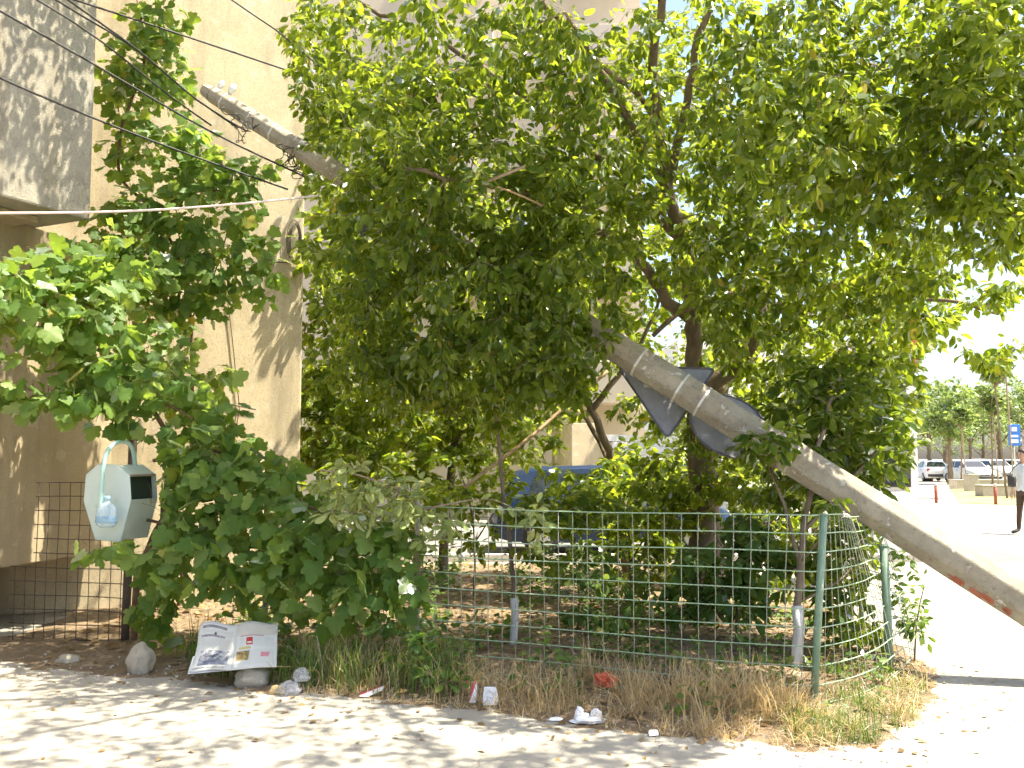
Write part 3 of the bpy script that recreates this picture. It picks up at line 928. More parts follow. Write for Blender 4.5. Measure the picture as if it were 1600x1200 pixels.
# worn collar where the post snapped against the fence, red spray paint on its underside
t = t_at_px(1345)
for k_, (px_, w_) in enumerate(((1505, 0.10), (1545, 0.12), (1582, 0.07))):
    t = t_at_px(px_)
    c = base + (P1 - base) * t
    r = pole_r(t)
    for j in range(3):
        tt = t + prng.uniform(-0.006, 0.006)
        a0 = math.radians(prng.uniform(-58, -30))
        mb = MB()
        # a thin streak lying on the facet that faces the street
        cc = base + (P1 - base) * tt
        f0 = ring(tt - w_ * 0.05, 8, 0.0025); f1 = ring(tt + w_ * 0.05, 8, 0.0025)
        # front-lower facet is the one whose middle points most to the camera and down
        best = max(range(8), key=lambda i: -((f0[i] + f0[(i + 1) % 8]) / 2 - cc).normalized().dot(Vector((0, 0.8, 0.6))))
        a, b = f0[best], f0[(best + 1) % 8]; c_, d_ = f1[best], f1[(best + 1) % 8]
        if a.z > b.z: a, b, c_, d_ = b, a, d_, c_
        u0, u1 = prng.uniform(0.0, 0.25), prng.uniform(0.35, 0.6)
        q4 = [a.lerp(b, u0), a.lerp(b, u1), c_.lerp(d_, u1 + .05), c_.lerp(d_, u0 + .04)]
        n_ = ((q4[1] - q4[0]).cross(q4[3] - q4[0])).normalized()
        if n_.y > 0: n_ = -n_
        mid_ = [q4[0].lerp(q4[3], .3).lerp(q4[1], .1), q4[1].lerp(q4[2], .2), q4[2].lerp(q4[1], .1), q4[3].lerp(q4[2], .3)]
        mb.add([v + n_ * 0.003 for v in (q4[0], mid_[1], q4[2], mid_[3])], [(0, 1, 2, 3)])
        mb.build('paint_mark', M['red_paint'], pole)
# fitting at the tip: cap, insulator, crossarm stub and a tangle of wire
mb = MB(); mb.loft([ring(1.0005, 8, -0.004), ring(1.012, 8, -0.02)]); mb.build('cap', M['pole'], pole)
tip = P1 + upv * 0.09 - pd * 0.15
mb = MB(); mb.tube([tip - upv * 0.02, tip + upv * 0.05, tip + upv * 0.10], [0.012, 0.035, 0.02], 8); mb.build('insulator', M['white_paint'], pole, True)
tip2 = P1 + upv * 0.09 - pd * 0.02
mb = MB(); mb.tube([tip2 - upv * 0.02, tip2 + upv * 0.03, tip2 + upv * 0.07], [0.012, 0.03, 0.016], 8); mb.build('insulator', M['white_paint'], pole, True)
for px_, py_, n_ in ((388, 198, 9), (455, 252, 8)):
    c = at(px_, py_, 8.45)
    for j in range(n_):
        q_ = c + Vector((prng.gauss(0, .05), prng.gauss(0, .03), prng.gauss(0, .04))); v = (pd * prng.choice((-1, 1)) + Vector((prng.gauss(0, .6), prng.gauss(0, .4), prng.gauss(0, .6)))).normalized()
        pts = [q_.copy()]
        for k in range(prng.randint(8, 14)):
            v = (v + Vector((prng.gauss(0, .5), prng.gauss(0, .4), prng.gauss(0, .5))) + (c - q_) * 3.0).normalized()
            q_ = q_ + v * 0.035; pts.append(q_.copy())
        mb = MB(); mb.tube(pts, 0.0042, 5); mb.build('loose_wire', M['cable'] if j % 3 else M['brownish'], pole, True)

# sign plates bolted to the far side of the post, backs to the street
def plate(name, outline, c, n, up_, label, cat):
    """outline in plate units (u right, v up), c centre, n towards the viewer."""
    n = n.normalized(); u = up_.cross(n).normalized(); v = n.cross(u)
    o = thing(name, c, label, cat)
    f = [c + u * a + v * b + n * 0.002 for a, b in outline]; bk = [c + u * a + v * b - n * 0.002 for a, b in outline]
    m_ = len(f)
    mb = MB(); mb.add(f + bk, [tuple(range(m_)), tuple(range(2 * m_ - 1, m_ - 1, -1))] + [(i, m_ + i, m_ + (i + 1) % m_, (i + 1) % m_) for i in range(m_)])
    mb.build('plate', M['sign_back'], o)
    rim = [c + u * a + v * b + n * 0.006 for a, b in outline]; rim.append(rim[0]); 
    mb = MB(); mb.tube(rim, 0.009, 6); mb.build('rim', M['sign_edge'], o, True)
    return o, u, v, n
def rounded(poly, r, k=5):
    out = []
    n = len(poly)
    for i in range(n):
        p = Vector(poly[i]); a = (Vector(poly[i - 1]) - p).normalized(); b = (Vector(poly[(i + 1) % n]) - p).normalized()
        s0, s1 = p + a * r, p + b * r
        for j in range(k + 1):
            t = j / k
            out.append(tuple((1 - t) ** 2 * s0 + 2 * t * (1 - t) * p + t * t * s1))
    return out
Ysg = 7.95
cT = at(1046, 612, Ysg)
nT = Vector((0.05, -1, 0.12))
TRI = []
for px_, py_ in ((966, 571), (1124, 573), (1036, 690)):
    q_ = at(px_, py_, Ysg); TRI.append(((q_ - cT).x, (q_ - cT).z))
o, u_, v_, n_ = plate('triangular_sign', rounded(TRI, 0.06), cT, Vector((0.12, -1, 0.30)), Vector((0, 0, 1)), 'back of a grey triangular road sign on the leaning post', 'road sign')
for f_ in (0.0,):
    t = t_at_px(1062); c = base + (P1 - base) * t
    mb = MB(); mb.tube([c + pd * 0.02, Vector((c.x, Ysg - 0.01, c.z))], 0.012, 6); mb.build('bolt', M['band'], o, True)
for dx_, dz_ in ((-0.16, 0.10), (0.14, -0.06)):
    q_ = cT + u_ * dx_ + v_ * dz_ + n_ * 0.004
    mb = MB(); mb.tube([q_, q_ + n_ * 0.014], 0.014, 6); mb.build('bolt', M['band'], o)
mb = MB(); a_, b_ = cT - u_ * .22 + v_ * .05 + n_ * .004, cT + u_ * .22 + v_ * .05 + n_ * .004
mb.add([a_ - v_ * .015, b_ - v_ * .015, b_ + v_ * .015, a_ + v_ * .015, a_ - v_ * .015 + n_ * .02, b_ - v_ * .015 + n_ * .02, b_ + v_ * .015 + n_ * .02, a_ + v_ * .015 + n_ * .02], [(0, 3, 2, 1), (4, 5, 6, 7), (0, 1, 5, 4), (1, 2, 6, 5), (2, 3, 7, 6), (3, 0, 4, 7)])
mb.build('bracket', M['band'], o)
cR = at(1139, 666, 7.88)
circ = []
for k in range(40):
    a = 2 * math.pi * k / 40
    e1 = Vector((0.86, -0.30)) * 0.385 * math.cos(a); e2 = Vector((0.30, 0.86)) * 0.275 * math.sin(a)
    circ.append(tuple(e1 + e2))
o, u_, v_, n_ = plate('round_sign', circ, cR, Vector((0.25, -1, 0.15)), Vector((0, 0, 1)), 'back of a grey round road sign on the leaning post', 'road sign')
t = t_at_px(1139); c = base + (P1 - base) * t
mb = MB(); mb.tube([c, cR + Vector((0, -0.01, 0))], 0.012, 6); mb.build('bolt', M['band'], o, True)

# ================================================================== CABLES
def cable(name, pts, r, mat, label, group='overhead cables'):
    P_ = [at(*q_) for q_ in pts]
    ps = smooth_path(P_, 0.2)
    mb = MB(); mb.tube(ps, r, 6)
    o = mb.build(name, mat, None, True)
    tag(o, label, 'cable', group)
    return o
cable('overhead_cable', [(-200, -95, 6.0), (0, 17, 6.8), (160, 108, 7.4), (330, 206, 8.1), (476, 276, 8.7)], 0.0085, M['cable'], 'black cable crossing the grey bay from its left edge high up')
cable('overhead_cable', [(-60, -60, 6.6), (62, 2, 7.0), (160, 66, 7.4), (260, 146, 8.0), (330, 196, 8.5)], 0.0075, M['cable'], 'thin cable over the upper corner of the grey bay')
cable('overhead_cable', [(-40, -90, 6.4), (88, 0, 7.0), (210, 75, 7.6), (300, 150, 8.3), (372, 200, 8.6)], 0.008, M['cable'], 'lower cable of the close pair running to the post tip')
cable('overhead_cable', [(-20, -95, 6.4), (104, -2, 7.0), (220, 82, 7.6), (310, 158, 8.3), (385, 205, 8.6)], 0.008, M['cable'], 'upper cable of the close pair running to the post tip')
cable('overhead_cable', [(-100, -75, 6.4), (112, -2, 7.4), (240, 40, 8.0), (360, 80, 8.4), (500, 127, 8.8)], 0.0085, M['cable'], 'black cable crossing the sunny wall above the post tip')
cable('overhead_cable', [(-150, 50, 6.3), (0, 122, 7.0), (150, 186, 7.6), (300, 243, 8.2), (450, 296, 8.8)], 0.0085, M['cable'], 'lowest black cable crossing the middle of the grey bay')
cable('overhead_cable', [(300, -60, 8.2), (362, 0, 8.5), (430, 46, 8.8), (500, 105, 9.2)], 0.007, M['cable'], 'short cable running into the tree top beside the wall')
cable('clothes_line', [(-160, 335, 5.6), (0, 333, 6.0), (130, 332, 6.3), (260, 327, 6.6), (390, 317, 6.9), (497, 306, 7.1)], 0.0085, M['rope'], 'pale cord stretched from the left edge into the tree', None)

# ================================================================== LITTER BIN
bc = at(166, 785, 7.62)
ang = math.radians(10); REL = math.radians(33)
bu = Vector((math.cos(ang), -math.sin(ang), 0)); be = Vector((math.sin(ang), math.cos(ang), 0))
binn = thing('litter_bin', (bc.x, bc.y, bc.z - 0.3), 'pale grey hanging litter bin with a dark square mouth on the fence', 'litter bin')
SC = 7.62 / F
prof_px = [(136, 743), (152, 727), (177, 727), (197, 743), (200, 782), (187, 845), (152, 842), (134, 783)]
prof = [((x - 166) * SC / math.cos(REL), (785 - y) * SC) for x, y in prof_px]
LEN = 0.39
def bp(u, v, e): return bc + bu * u + be * e + Vector((0, 0, v))
n_ = len(prof)
mb = MB(); 
for e_ in (0.0, LEN):
    mb2 = MB(); vs = [bp(u, v, e_) for u, v in prof] + [bp(u, v, e_ + 0.012) for u, v in prof]
    mb2.add(vs, [tuple(range(n_ - 1, -1, -1)), tuple(range(n_, 2 * n_))] + [(i, (i + 1) % n_, n_ + (i + 1) % n_, n_ + i) for i in range(n_)])
    mb2.build('end_panel', M['bin'], binn, bevel=0.003)
ins = 0.985
for i in range(n_):
    a, b = prof[i], prof[(i + 1) % n_]
    if i == 3: continue                                       # the mouth
    mb2 = MB()
    a2, b2 = (a[0] * ins, a[1] * ins), (b[0] * ins, b[1] * ins)
    a3, b3 = (a[0] * .95, a[1] * .95), (b[0] * .95, b[1] * .95)
    vs = [bp(*a2, .0125), bp(*b2, .0125), bp(*b2, LEN - .0005), bp(*a2, LEN - .0005), bp(*a3, .0125), bp(*b3, .0125), bp(*b3, LEN - .0005), bp(*a3, LEN - .0005)]
    mb2.add(vs, [(0, 1, 2, 3), (7, 6, 5, 4), (0, 4, 5, 1), (2, 6, 7, 3), (1, 5, 6, 2), (3, 7, 4, 0)])
    mb2.build({2: 'hood', 4: 'front_panel'}.get(i, 'shell_panel'), M['bin'], binn)
mb2 = MB()
a, b = prof[3], prof[4]
vs = [bp(a[0] * .8, a[1] * .95, .014), bp(b[0] * .8, b[1] * .95, .014), bp(b[0] * .8, b[1] * .95, LEN - .002), bp(a[0] * .8, a[1] * .95, LEN - .002)]
mb2.add(vs, [(0, 1, 2, 3)]); mb2.build('mouth', M['bin_dark'], binn)
for e_ in (0.006,):
    pts = [bp(u * 1.004, v * 1.004, e_) for u, v in prof]; pts.append(pts[0])
    mb2 = MB(); mb2.tube(pts, 0.0055, 5); mb2.build('seam', M['bin'], binn)
a, b = prof[3], prof[2]
mb2 = MB(); mb2.tube([bp(a[0] * .99, a[1], .01), bp(a[0] * .99, a[1], LEN)], 0.006, 5); mb2.build('mouth_lip', M['rust_edge'], binn)
a = prof[4]
mb2 = MB(); mb2.tube([bp(a[0] * .985, a[1], .01), bp(a[0] * .985, a[1], LEN)], 0.006, 5); mb2.build('mouth_lip', M['bin'], binn)
# bent carrier pipe in front of the end panel
Yp = 7.50
pp = smooth_path([at(157, 792, Yp), at(159, 760, Yp), at(162, 728, Yp + .01), at(167, 707, Yp + .03), at(179, 693, Yp + .10), at(194, 690, Yp + .2), at(205, 697, Yp + .3), at(210, 716, Yp + .38), at(212, 745, Yp + .42)], 0.03)
mb2 = MB(); mb2.tube(pp, 0.0175, 12); mb2.build('carrier_pipe', M['mint'], binn, True)
# squat water bottle stuck behind the pipe
bt = at(166, 824, 7.505)
bot = thing('plastic_bottle', bt, 'clear blue water bottle stuck under the bin pipe', 'bottle')
def lathe(mb, c, prof_, n=20, sq=1.0):
    mb.loft([[c + Vector((math.cos(2 * math.pi * k / n) * r, math.sin(2 * math.pi * k / n) * r * sq, z)) for k in range(n)] for r, z in prof_])
mb2 = MB(); lathe(mb2, bt, [(0.05, 0), (0.078, 0.02), (0.084, 0.06), (0.080, 0.075), (0.084, 0.09), (0.08, 0.13), (0.06, 0.17), (0.03, 0.195), (0.022, 0.20), (0.022, 0.215)], 20, 0.55); mb2.build('body', M['bottle'], bot, True)
mb2 = MB(); lathe(mb2, bt, [(0.0845, 0.035), (0.0865, 0.05), (0.083, 0.075), (0.0865, 0.085)], 20, 0.55); mb2.build('label_band', M['bottle_label'], bot, True)
mb2 = MB(); lathe(mb2, bt, [(0.025, 0.213), (0.026, 0.218), (0.026, 0.238), (0.02, 0.243)], 14, 0.8); mb2.build('cap', M['bottle_label'], bot, True)

# ================================================================== NEWSPAPER
def paper_mat():
    m, nt, out = new_mat('newsprint')
    b = nt.nodes.new("ShaderNodeBsdfPrincipled")
    uv = nt.nodes.new("ShaderNodeUVMap"); sx = nt.nodes.new("ShaderNodeSeparateXYZ")
    nt.links.new(uv.outputs[0], sx.inputs[0]); U, V_ = sx.outputs[0], sx.outputs[1]
    def rect(u0, u1, v0, v1):
        return mth(nt, 'MULTIPLY', mth(nt, 'COMPARE', U, (u0 + u1) / 2, (u1 - u0) / 2), mth(nt, 'COMPARE', V_, (v0 + v1) / 2, (v1 - v0) / 2))
    c = mixc(nt, ramp(nt, noise(nt, 5, 4), 0.3, 0.7), (0.60, 0.60, 0.55), (0.66, 0.66, 0.62))
    # columns of small print
    def text(u0, u1, v0, v1, rows, dark):
        nonlocal c
        st = mth(nt, 'COMPARE', mth(nt, 'FRACT', mth(nt, 'MULTIPLY', V_, rows)), 0.5, 0.26)
        mp = nt.nodes.new("ShaderNodeMapping"); mp.inputs["Scale"].default_value = (140, rows, 1)
        nt.links.new(uv.outputs[0], mp.inputs[0])
        wn2 = nt.nodes.new("ShaderNodeTexNoise"); wn2.inputs["Scale"].default_value = 1.0; nt.links.new(mp.outputs[0], wn2.inputs["Vector"])
        k_ = mth(nt, 'MULTIPLY', mth(nt, 'MULTIPLY', rect(u0, u1, v0, v1), st), ramp(nt, wn2.outputs["Fac"], 0.38, 0.5))
        c = mixc(nt, mth(nt, 'MULTIPLY', k_, dark), c, (0.12, 0.12, 0.14))
    def fill(u0, u1, v0, v1, col, col2=None, sc=30, f=1.0):
        nonlocal c
        cc_ = col if col2 is None else mixc(nt, ramp(nt, noise(nt, sc, 5, 0.7), 0.4, 0.6), col, col2)
        c = mixc(nt, mth(nt, 'MULTIPLY', rect(u0, u1, v0, v1), f), c, cc_)
    text(0.05, 0.46, 0.42, 0.66, 60, 0.35); text(0.05, 0.46, 0.76, 0.84, 60, 0.3)
    text(0.56, 0.96, 0.46, 0.66, 60, 0.22); text(0.56, 0.96, 0.08, 0.40, 60, 0.18); text(0.38, 0.48, 0.1, 0.4, 60, 0.2)
    fill(0.04, 0.37, 0.865, 0.925, (0.16, 0.15, 0.17), (0.34, 0.32, 0.34), 50)
    fill(0.04, 0.36, 0.675, 0.72, (0.20, 0.18, 0.20), (0.38, 0.36, 0.38), 50); fill(0.20, 0.23, 0.72, 0.77, (0.06, 0.06, 0.06))
    fill(0.0, 0.5, 0.725, 0.73, (0.3, 0.3, 0.3))
    fill(0.06, 0.44, 0.11, 0.40, (0.10, 0.11, 0.15), (0.50, 0.50, 0.52), 26)
    fill(0.06, 0.44, 0.11, 0.20, (0.10, 0.11, 0.16), (0.30, 0.32, 0.38), 20)
    fill(0.03, 0.42, 0.045, 0.075, (0.22, 0.23, 0.24), (0.5, 0.5, 0.5), 60)
    fill(0.52, 0.99, 0.74, 0.97, (0.56, 0.52, 0.42), (0.60, 0.55, 0.46), 12, 0.8)
    fill(0.56, 0.83, 0.685, 0.715, (0.50, 0.32, 0.27)); fill(0.52, 0.99, 0.732, 0.737, (0.4, 0.35, 0.3))
    fill(0.63, 0.70, 0.50, 0.66, (0.55, 0.05, 0.04), (0.35, 0.04, 0.04), 40); fill(0.64, 0.69, 0.53, 0.57, (0.65, 0.6, 0.5))
    fill(0.55, 0.68, 0.41, 0.46, (0.55, 0.45, 0.18)); 
    fill(0.53, 0.67, 0.18, 0.37, (0.18, 0.12, 0.05), (0.50, 0.36, 0.14), 45)
    fill(0.80, 0.90, 0.24, 0.34, (0.62, 0.28, 0.30), (0.55, 0.22, 0.25), 60)
    nt.links.new(c, b.inputs["Base Color"]); b.inputs["Roughness"].default_value = 0.85
    t = nt.nodes.new("ShaderNodeBsdfTranslucent"); nt.links.new(c, t.inputs[0])
    mx = nt.nodes.new("ShaderNodeMixShader"); mx.inputs[0].default_value = 0.15
    nt.links.new(b.outputs[0], mx.inputs[1]); nt.links.new(t.outputs[0], mx.inputs[2]); nt.links.new(mx.outputs[0], out.inputs[0])
    return m
M['news'] = paper_mat()
TL, TR_, BR_, BL_ = at(317, 973, 7.12), at(434, 972, 7.10), at(432, 1040, 6.80), at(294, 1051, 6.80)
news = thing('newspaper', gr(363, 1070), 'open newspaper propped against the weeds and fence foot', 'newspaper')
def sheet(u0, u1, yoff, name):
    NU, NV = 12, 14
    vs, fs, uvs = [], [], []
    for j in range(NV + 1):
        v = j / NV
        for i in range(NU + 1):
            u = u0 + (u1 - u0) * i / NU
            p = (BL_.lerp(BR_, u)).lerp(TL.lerp(TR_, u), v)
            fold = -0.035 * (1 - abs(u - 0.5) * 2) ** 1.5          # crease in the middle, pages bow out
            bow = 0.02 * math.sin(u * 9.4) + 0.012 * mnoise.noise(Vector((u * 3, v * 4, 1)))
            edge = 0.012 * math.sin(u * 12) * v + 0.03 * (1 - v) * (0.3 - abs(u - .35))
            vs.append(p + Vector((0.012 * math.sin(v * 5) * (1 - u), fold + bow + yoff, edge))); uvs.append((u, v))
    for j in range(NV):
        for i in range(NU):
            a = j * (NU + 1) + i; fs.append((a, a + 1, a + NU + 2, a + NU + 1))
    mb = MB(); mb.add(vs, fs); o = mb.build(name, M['news'], news, True)
    uvl = o.data.uv_layers.new(name="UVMap")
    for lp in o.data.loops: uvl.data[lp.index].uv = uvs[lp.vertex_index]
    o.modifiers.new("thick", 'SOLIDIFY').thickness = 0.002
    return o
sheet(0.0, 0.5, 0, 'page'); sheet(0.5, 1.0, 0, 'page')
# a second leaf of paper showing under the bottom edge
mb = MB()
a, b = BL_ + Vector((-0.008, 0.012, -0.012)), BL_.lerp(BR_, 0.5) + Vector((0, 0.012, -0.010))
c_, d_ = BL_.lerp(TL, 0.3) + Vector((-.008, 0.03, 0)), BL_.lerp(BR_, .5).lerp(TL.lerp(TR_, .5), .3) + Vector((0, .03, 0))
mb.add([a, b, d_, c_], [(0, 1, 2, 3)]); o = mb.build('under_page', M['white_paper'], news); o.modifiers.new("thick", 'SOLIDIFY').thickness = 0.002

# ================================================================== STONES AND RUBBISH
def rock(name, c, size, seed, mat, label, cat, rough=0.22, group=None):
    bm = bmesh.new(); bmesh.ops.create_icosphere(bm, subdivisions=4, radius=1.0)
    for v in bm.verts:
        d = v.co.normalized()
        k_ = 1 + rough * 1.3 * mnoise.noise(d * 1.3 + Vector((seed, 0, 0))) + rough * 0.7 * abs(mnoise.noise(d * 2.7 + Vector((0, seed, 0)))) + 0.05 * mnoise.noise(d * 9 + Vector((seed, seed, 0)))
        q_ = d * k_
        q_.z = max(q_.z, -0.72)
        v.co = Vector((q_.x * size[0], q_.y * size[1], (q_.z + 0.72) * size[2]))
    me = bpy.data.meshes.new(name); bm.to_mesh(me); bm.free()
    me.materials.append(mat); me.polygons.foreach_set("use_smooth", [True] * len(me.polygons))
    o = bpy.data.objects.new(name, me); o.location = c
    link(o); tag(o, label, cat, group); return o
rock('stone', gr(387, 1077) + Vector((0, 0.10, -0.01)), (0.12, 0.10, 0.088), 1.2, M['stone'], 'long rounded grey-brown stone in front of the newspaper', 'stone', 0.2)
rock('stone', gr(212, 1056) + Vector((0, 0.08, -0.01)), (0.085, 0.08, 0.13), 4.1, M['stone'], 'upright pale stone on the pavement edge below the litter bin', 'stone', 0.3)
rock('stone', gr(98, 1040) + Vector((0, 0.08, -0.02)), (0.10, 0.07, 0.05), 7.7, M['stone'], 'low half-buried stone at the foot of the brownish mesh', 'stone', 0.2)
rock('stone', gr(432, 1086) + Vector((0, 0.04, -0.005)), (0.055, 0.04, 0.035), 9.4, M['yellow_bun'], 'small yellowish stone beside the clear plastic bag', 'stone', 0.4)

def crumple(name, c, size, seed, mat, label, cat, amp=0.45, sub=3, flat=0.0):
    bm = bmesh.new(); bmesh.ops.create_icosphere(bm, subdivisions=sub, radius=1.0)
    rg = random.Random(seed)
    for v in bm.verts:
        d = v.co.normalized()
        k_ = 1 + amp * mnoise.noise(d * 2.1 + Vector((seed * 3.1, 0, 0))) + amp * 0.7 * abs(mnoise.noise(d * 5.3 + Vector((0, seed, 0)))) + rg.uniform(-.08, .08)
        q_ = d * k_
        v.co = Vector((q_.x * size[0], q_.y * size[1], max(0.01, (q_.z + 0.8)) * size[2]))
    me = bpy.data.meshes.new(name); bm.to_mesh(me); bm.free()
    me.materials.append(mat)
    if mat is M['film']: me.polygons.foreach_set("use_smooth", [True] * len(me.polygons))
    o = bpy.data.objects.new(name, me); o.location = c
    link(o); tag(o, label, cat); return o
def on_soil(px, py):
    p = gr(px, py); p = gr(px, py, soil_z(p.x, p.y)); p.z = soil_z(p.x, p.y) ; return p
bag = thing('plastic_bag', on_soil(452, 1085), 'clear crumpled plastic bag beside the long stone', 'plastic bag')
for dx, dy, dz, s_, sd in ((0.0, 0, 0.0, (0.075, 0.05, 0.05), 2), (0.075, 0.02, 0.085, (0.055, 0.04, 0.05), 5)):
    o = crumple('film', (dx, dy, dz), s_, sd, M['film'], None, None, 0.3); o.parent = bag; o.name = 'film'
def paper_bit(name, px, py, outline, tilt, mat, label, cat, two=None, lift=0.0):
    """A small creased sheet, outline in metres (across, along)."""
    c = on_soil(px, py) + Vector((0, 0, lift + 0.006))
    o = thing(name, c, label, cat)
    ca, sa = math.cos(tilt), math.sin(tilt)
    n_ = len(outline); cx = sum(p[0] for p in outline) / n_; cy = sum(p[1] for p in outline) / n_
    rg = random.Random(px)
    vs = [c + Vector((x, y * ca, max(0, y * sa) + rg.uniform(0.0, 0.006))) for x, y in outline] + [c + Vector((cx, cy * ca, cy * sa + 0.012))]
    fs = [(i, (i + 1) % n_, n_) for i in range(n_)]
    if two is None:
        mb = MB(); mb.add(vs, fs); a = mb.build('sheet', mat, o); a.modifiers.new("thick", 'SOLIDIFY').thickness = 0.0015
    else:
        h_ = n_ // 2
        for fs_, m_, nm in ((fs[:h_], mat, 'sheet'), (fs[h_:], two, 'printed_half')):
            mb = MB(); mb.add(vs, fs_); a = mb.build(nm, m_, o); a.modifiers.new("thick", 'SOLIDIFY').thickness = 0.0015
    return o
paper_bit('paper_scrap', 766, 1102, [(-.045, 0), (.045, .0), (.05, .06), (.035, .12), (-.04, .12), (-.05, .05)], 1.0, M['white_paper'], 'square white paper scrap standing in the dry grass', 'paper')
paper_bit('drink_carton', 578, 1090, [(-.075, 0), (-.02, -.01), (.075, .055), (.085, .10), (.03, .09), (-.06, .035)], 0.5, M['white_paper'], 'crushed white and red drink packet on the bed edge', 'packet', M['red_wrap'])
paper_bit('sweet_wrapper', 738, 1100, [(-.02, 0), (.02, .0), (.03, .08), (.025, .14), (-.0, .12), (-.015, .05)], 1.1, M['white_paper'], 'thin white and red wrapper beside the square paper scrap', 'wrapper', M['red_wrap'])
paper_bit('paper_scrap', 870, 1128, [(-.03, 0), (.03, .0), (.04, .03), (.0, .05), (-.04, .03), (-.05, .01)], 0.2, M['white_paper'], 'small white paper scrap left of the crumpled tissue', 'paper')
paper_bit('paper_scrap', 1022, 1152, [(-.025, 0), (.025, .0), (.03, .03), (.025, .05), (-.02, .05), (-.03, .02)], 0.4, M['white_paper'], 'small white card scrap lying right of the crumpled tissue', 'paper')
paper_bit('sweet_wrapper', 665, 1072, [(-.03, 0), (.02, .0), (.04, .05), (.02, .09), (-.02, .1), (-.04, .05)], 0.8, M['red_wrap'], 'red and white wrapper in the weeds under the fence post', 'wrapper', M['white_paper'])
tis = thing('crumpled_tissue', on_soil(920, 1128), 'crumpled white tissue at the pavement edge', 'tissue')
for i, (dx, dy, dz, s_) in enumerate(((0, 0, 0, (0.09, 0.04, 0.022)), (-0.055, 0.02, 0.025, (0.025, 0.02, 0.035)), (0.045, 0.02, 0.025, (0.03, 0.02, 0.03)), (-0.02, 0.02, 0.02, (0.02, 0.02, 0.02)))):
    o = crumple('fold', (dx, dy, dz), s_, i + 3, M['white_paper'], None, None, 0.55); o.parent = tis; o.name = 'fold'
ob_ = on_soil(945, 1082) + Vector((0, 0.02, 0.03))
crumple('orange_bag', ob_, (0.065, 0.03, 0.045), 8, M['orange'], 'crumpled orange plastic bag in the dry grass', 'plastic bag', 0.8)
crumple('dark_bag', on_soil(1062, 1088) + Vector((0, .12, 0.02)), (0.11, 0.07, 0.075), 6, M['black_bag'], 'dark blue plastic bag half hidden inside the fence', 'plastic bag', 0.5)
# small bits nobody could count
Vl, Tl = [], []
rg = random.Random(21)
kk = 0
for i in range(260):
    t = rg.random() * (len(EDGE) - 2); a = EDGE[int(t)]; b = EDGE[int(t) + 1]
    p = a.lerp(b, t % 1) + Vector((rg.gauss(0, .08), rg.gauss(0.0, 0.16), 0))
    p.z = soil_z(p.x, p.y) + 0.003
    s_ = rg.uniform(0.003, 0.011) * (2.0 if rg.random() < 0.08 else 1)
    top = [p + Vector((math.cos(k * 1.57 + i) * s_, math.sin(k * 1.57 + i) * s_ * 0.8, rg.uniform(0.3, 0.8) * s_)) for k in range(4)]
    bot = [v + Vector((0, 0, -s_)) for v in top]
    Vl += [tuple(v) for v in top + bot]
    for f in ((0, 1, 2), (0, 2, 3), (0, 4, 5), (0, 5, 1), (1, 5, 6), (1, 6, 2), (2, 6, 7), (2, 7, 3), (3, 7, 4), (3, 4, 0)): Tl.append([x + kk for x in f])
    kk += 8
o = np_mesh('rubble', np.array(Vl), np.array(Tl), surf('pale_rubble', (0.62, 0.59, 0.53), (0.40, 0.36, 0.30), 3, 0.9), None, None, False)
tag(o, 'small pale crumbs of plaster and paper along the pavement edge', 'rubble', kind='stuff')

# ================================================================== GRASS, WEEDS, FALLEN LEAVES
def blades(name, n, place, hrange, w, lean, mat, label, cat):
    rg = np.random.default_rng(len(name) * 7 + n)
    B = place(rg, n); n = len(B)
    h = rg.uniform(hrange[0], hrange[1], n) * B[:, 3]
    az = rg.uniform(0, 2 * np.pi, n)
    ln = np.abs(rg.normal(0, lean, n)) + 0.05
    dx, dy = np.cos(az) * ln, np.sin(az) * ln
    tw = rg.uniform(0, np.pi, n); wx, wy = np.cos(tw) * w / 2, np.sin(tw) * w / 2
    Vs = []
    for f_, ww in ((0, 1.0), (0.45, 0.85), (0.8, 0.6)):
        cx = B[:, 0] + dx * h * f_ ** 1.7; cy = B[:, 1] + dy * h * f_ ** 1.7; cz = B[:, 2] + h * f_ * (1 - 0.25 * ln * f_)
        Vs.append(np.stack([cx - wx * ww, cy - wy * ww, cz], 1)); Vs.append(np.stack([cx + wx * ww, cy + wy * ww, cz], 1))
    Vs.append(np.stack([B[:, 0] + dx * h, B[:, 1] + dy * h, B[:, 2] + h * (1 - 0.25 * ln)], 1))
    V = np.stack(Vs, 1).reshape(-1, 3)
    T = np.array([(0, 1, 3), (0, 3, 2), (2, 3, 5), (2, 5, 4), (4, 5, 6)])
    tr = (T[None] + (np.arange(n) * 7)[:, None, None]).reshape(-1, 3)
    o = np_mesh(name, V, tr, mat, None, np.repeat(rg.random(n), 5))
    return tag(o, label, cat, kind='stuff')
EA = np.array([(v.x, v.y) for v in EDGE])
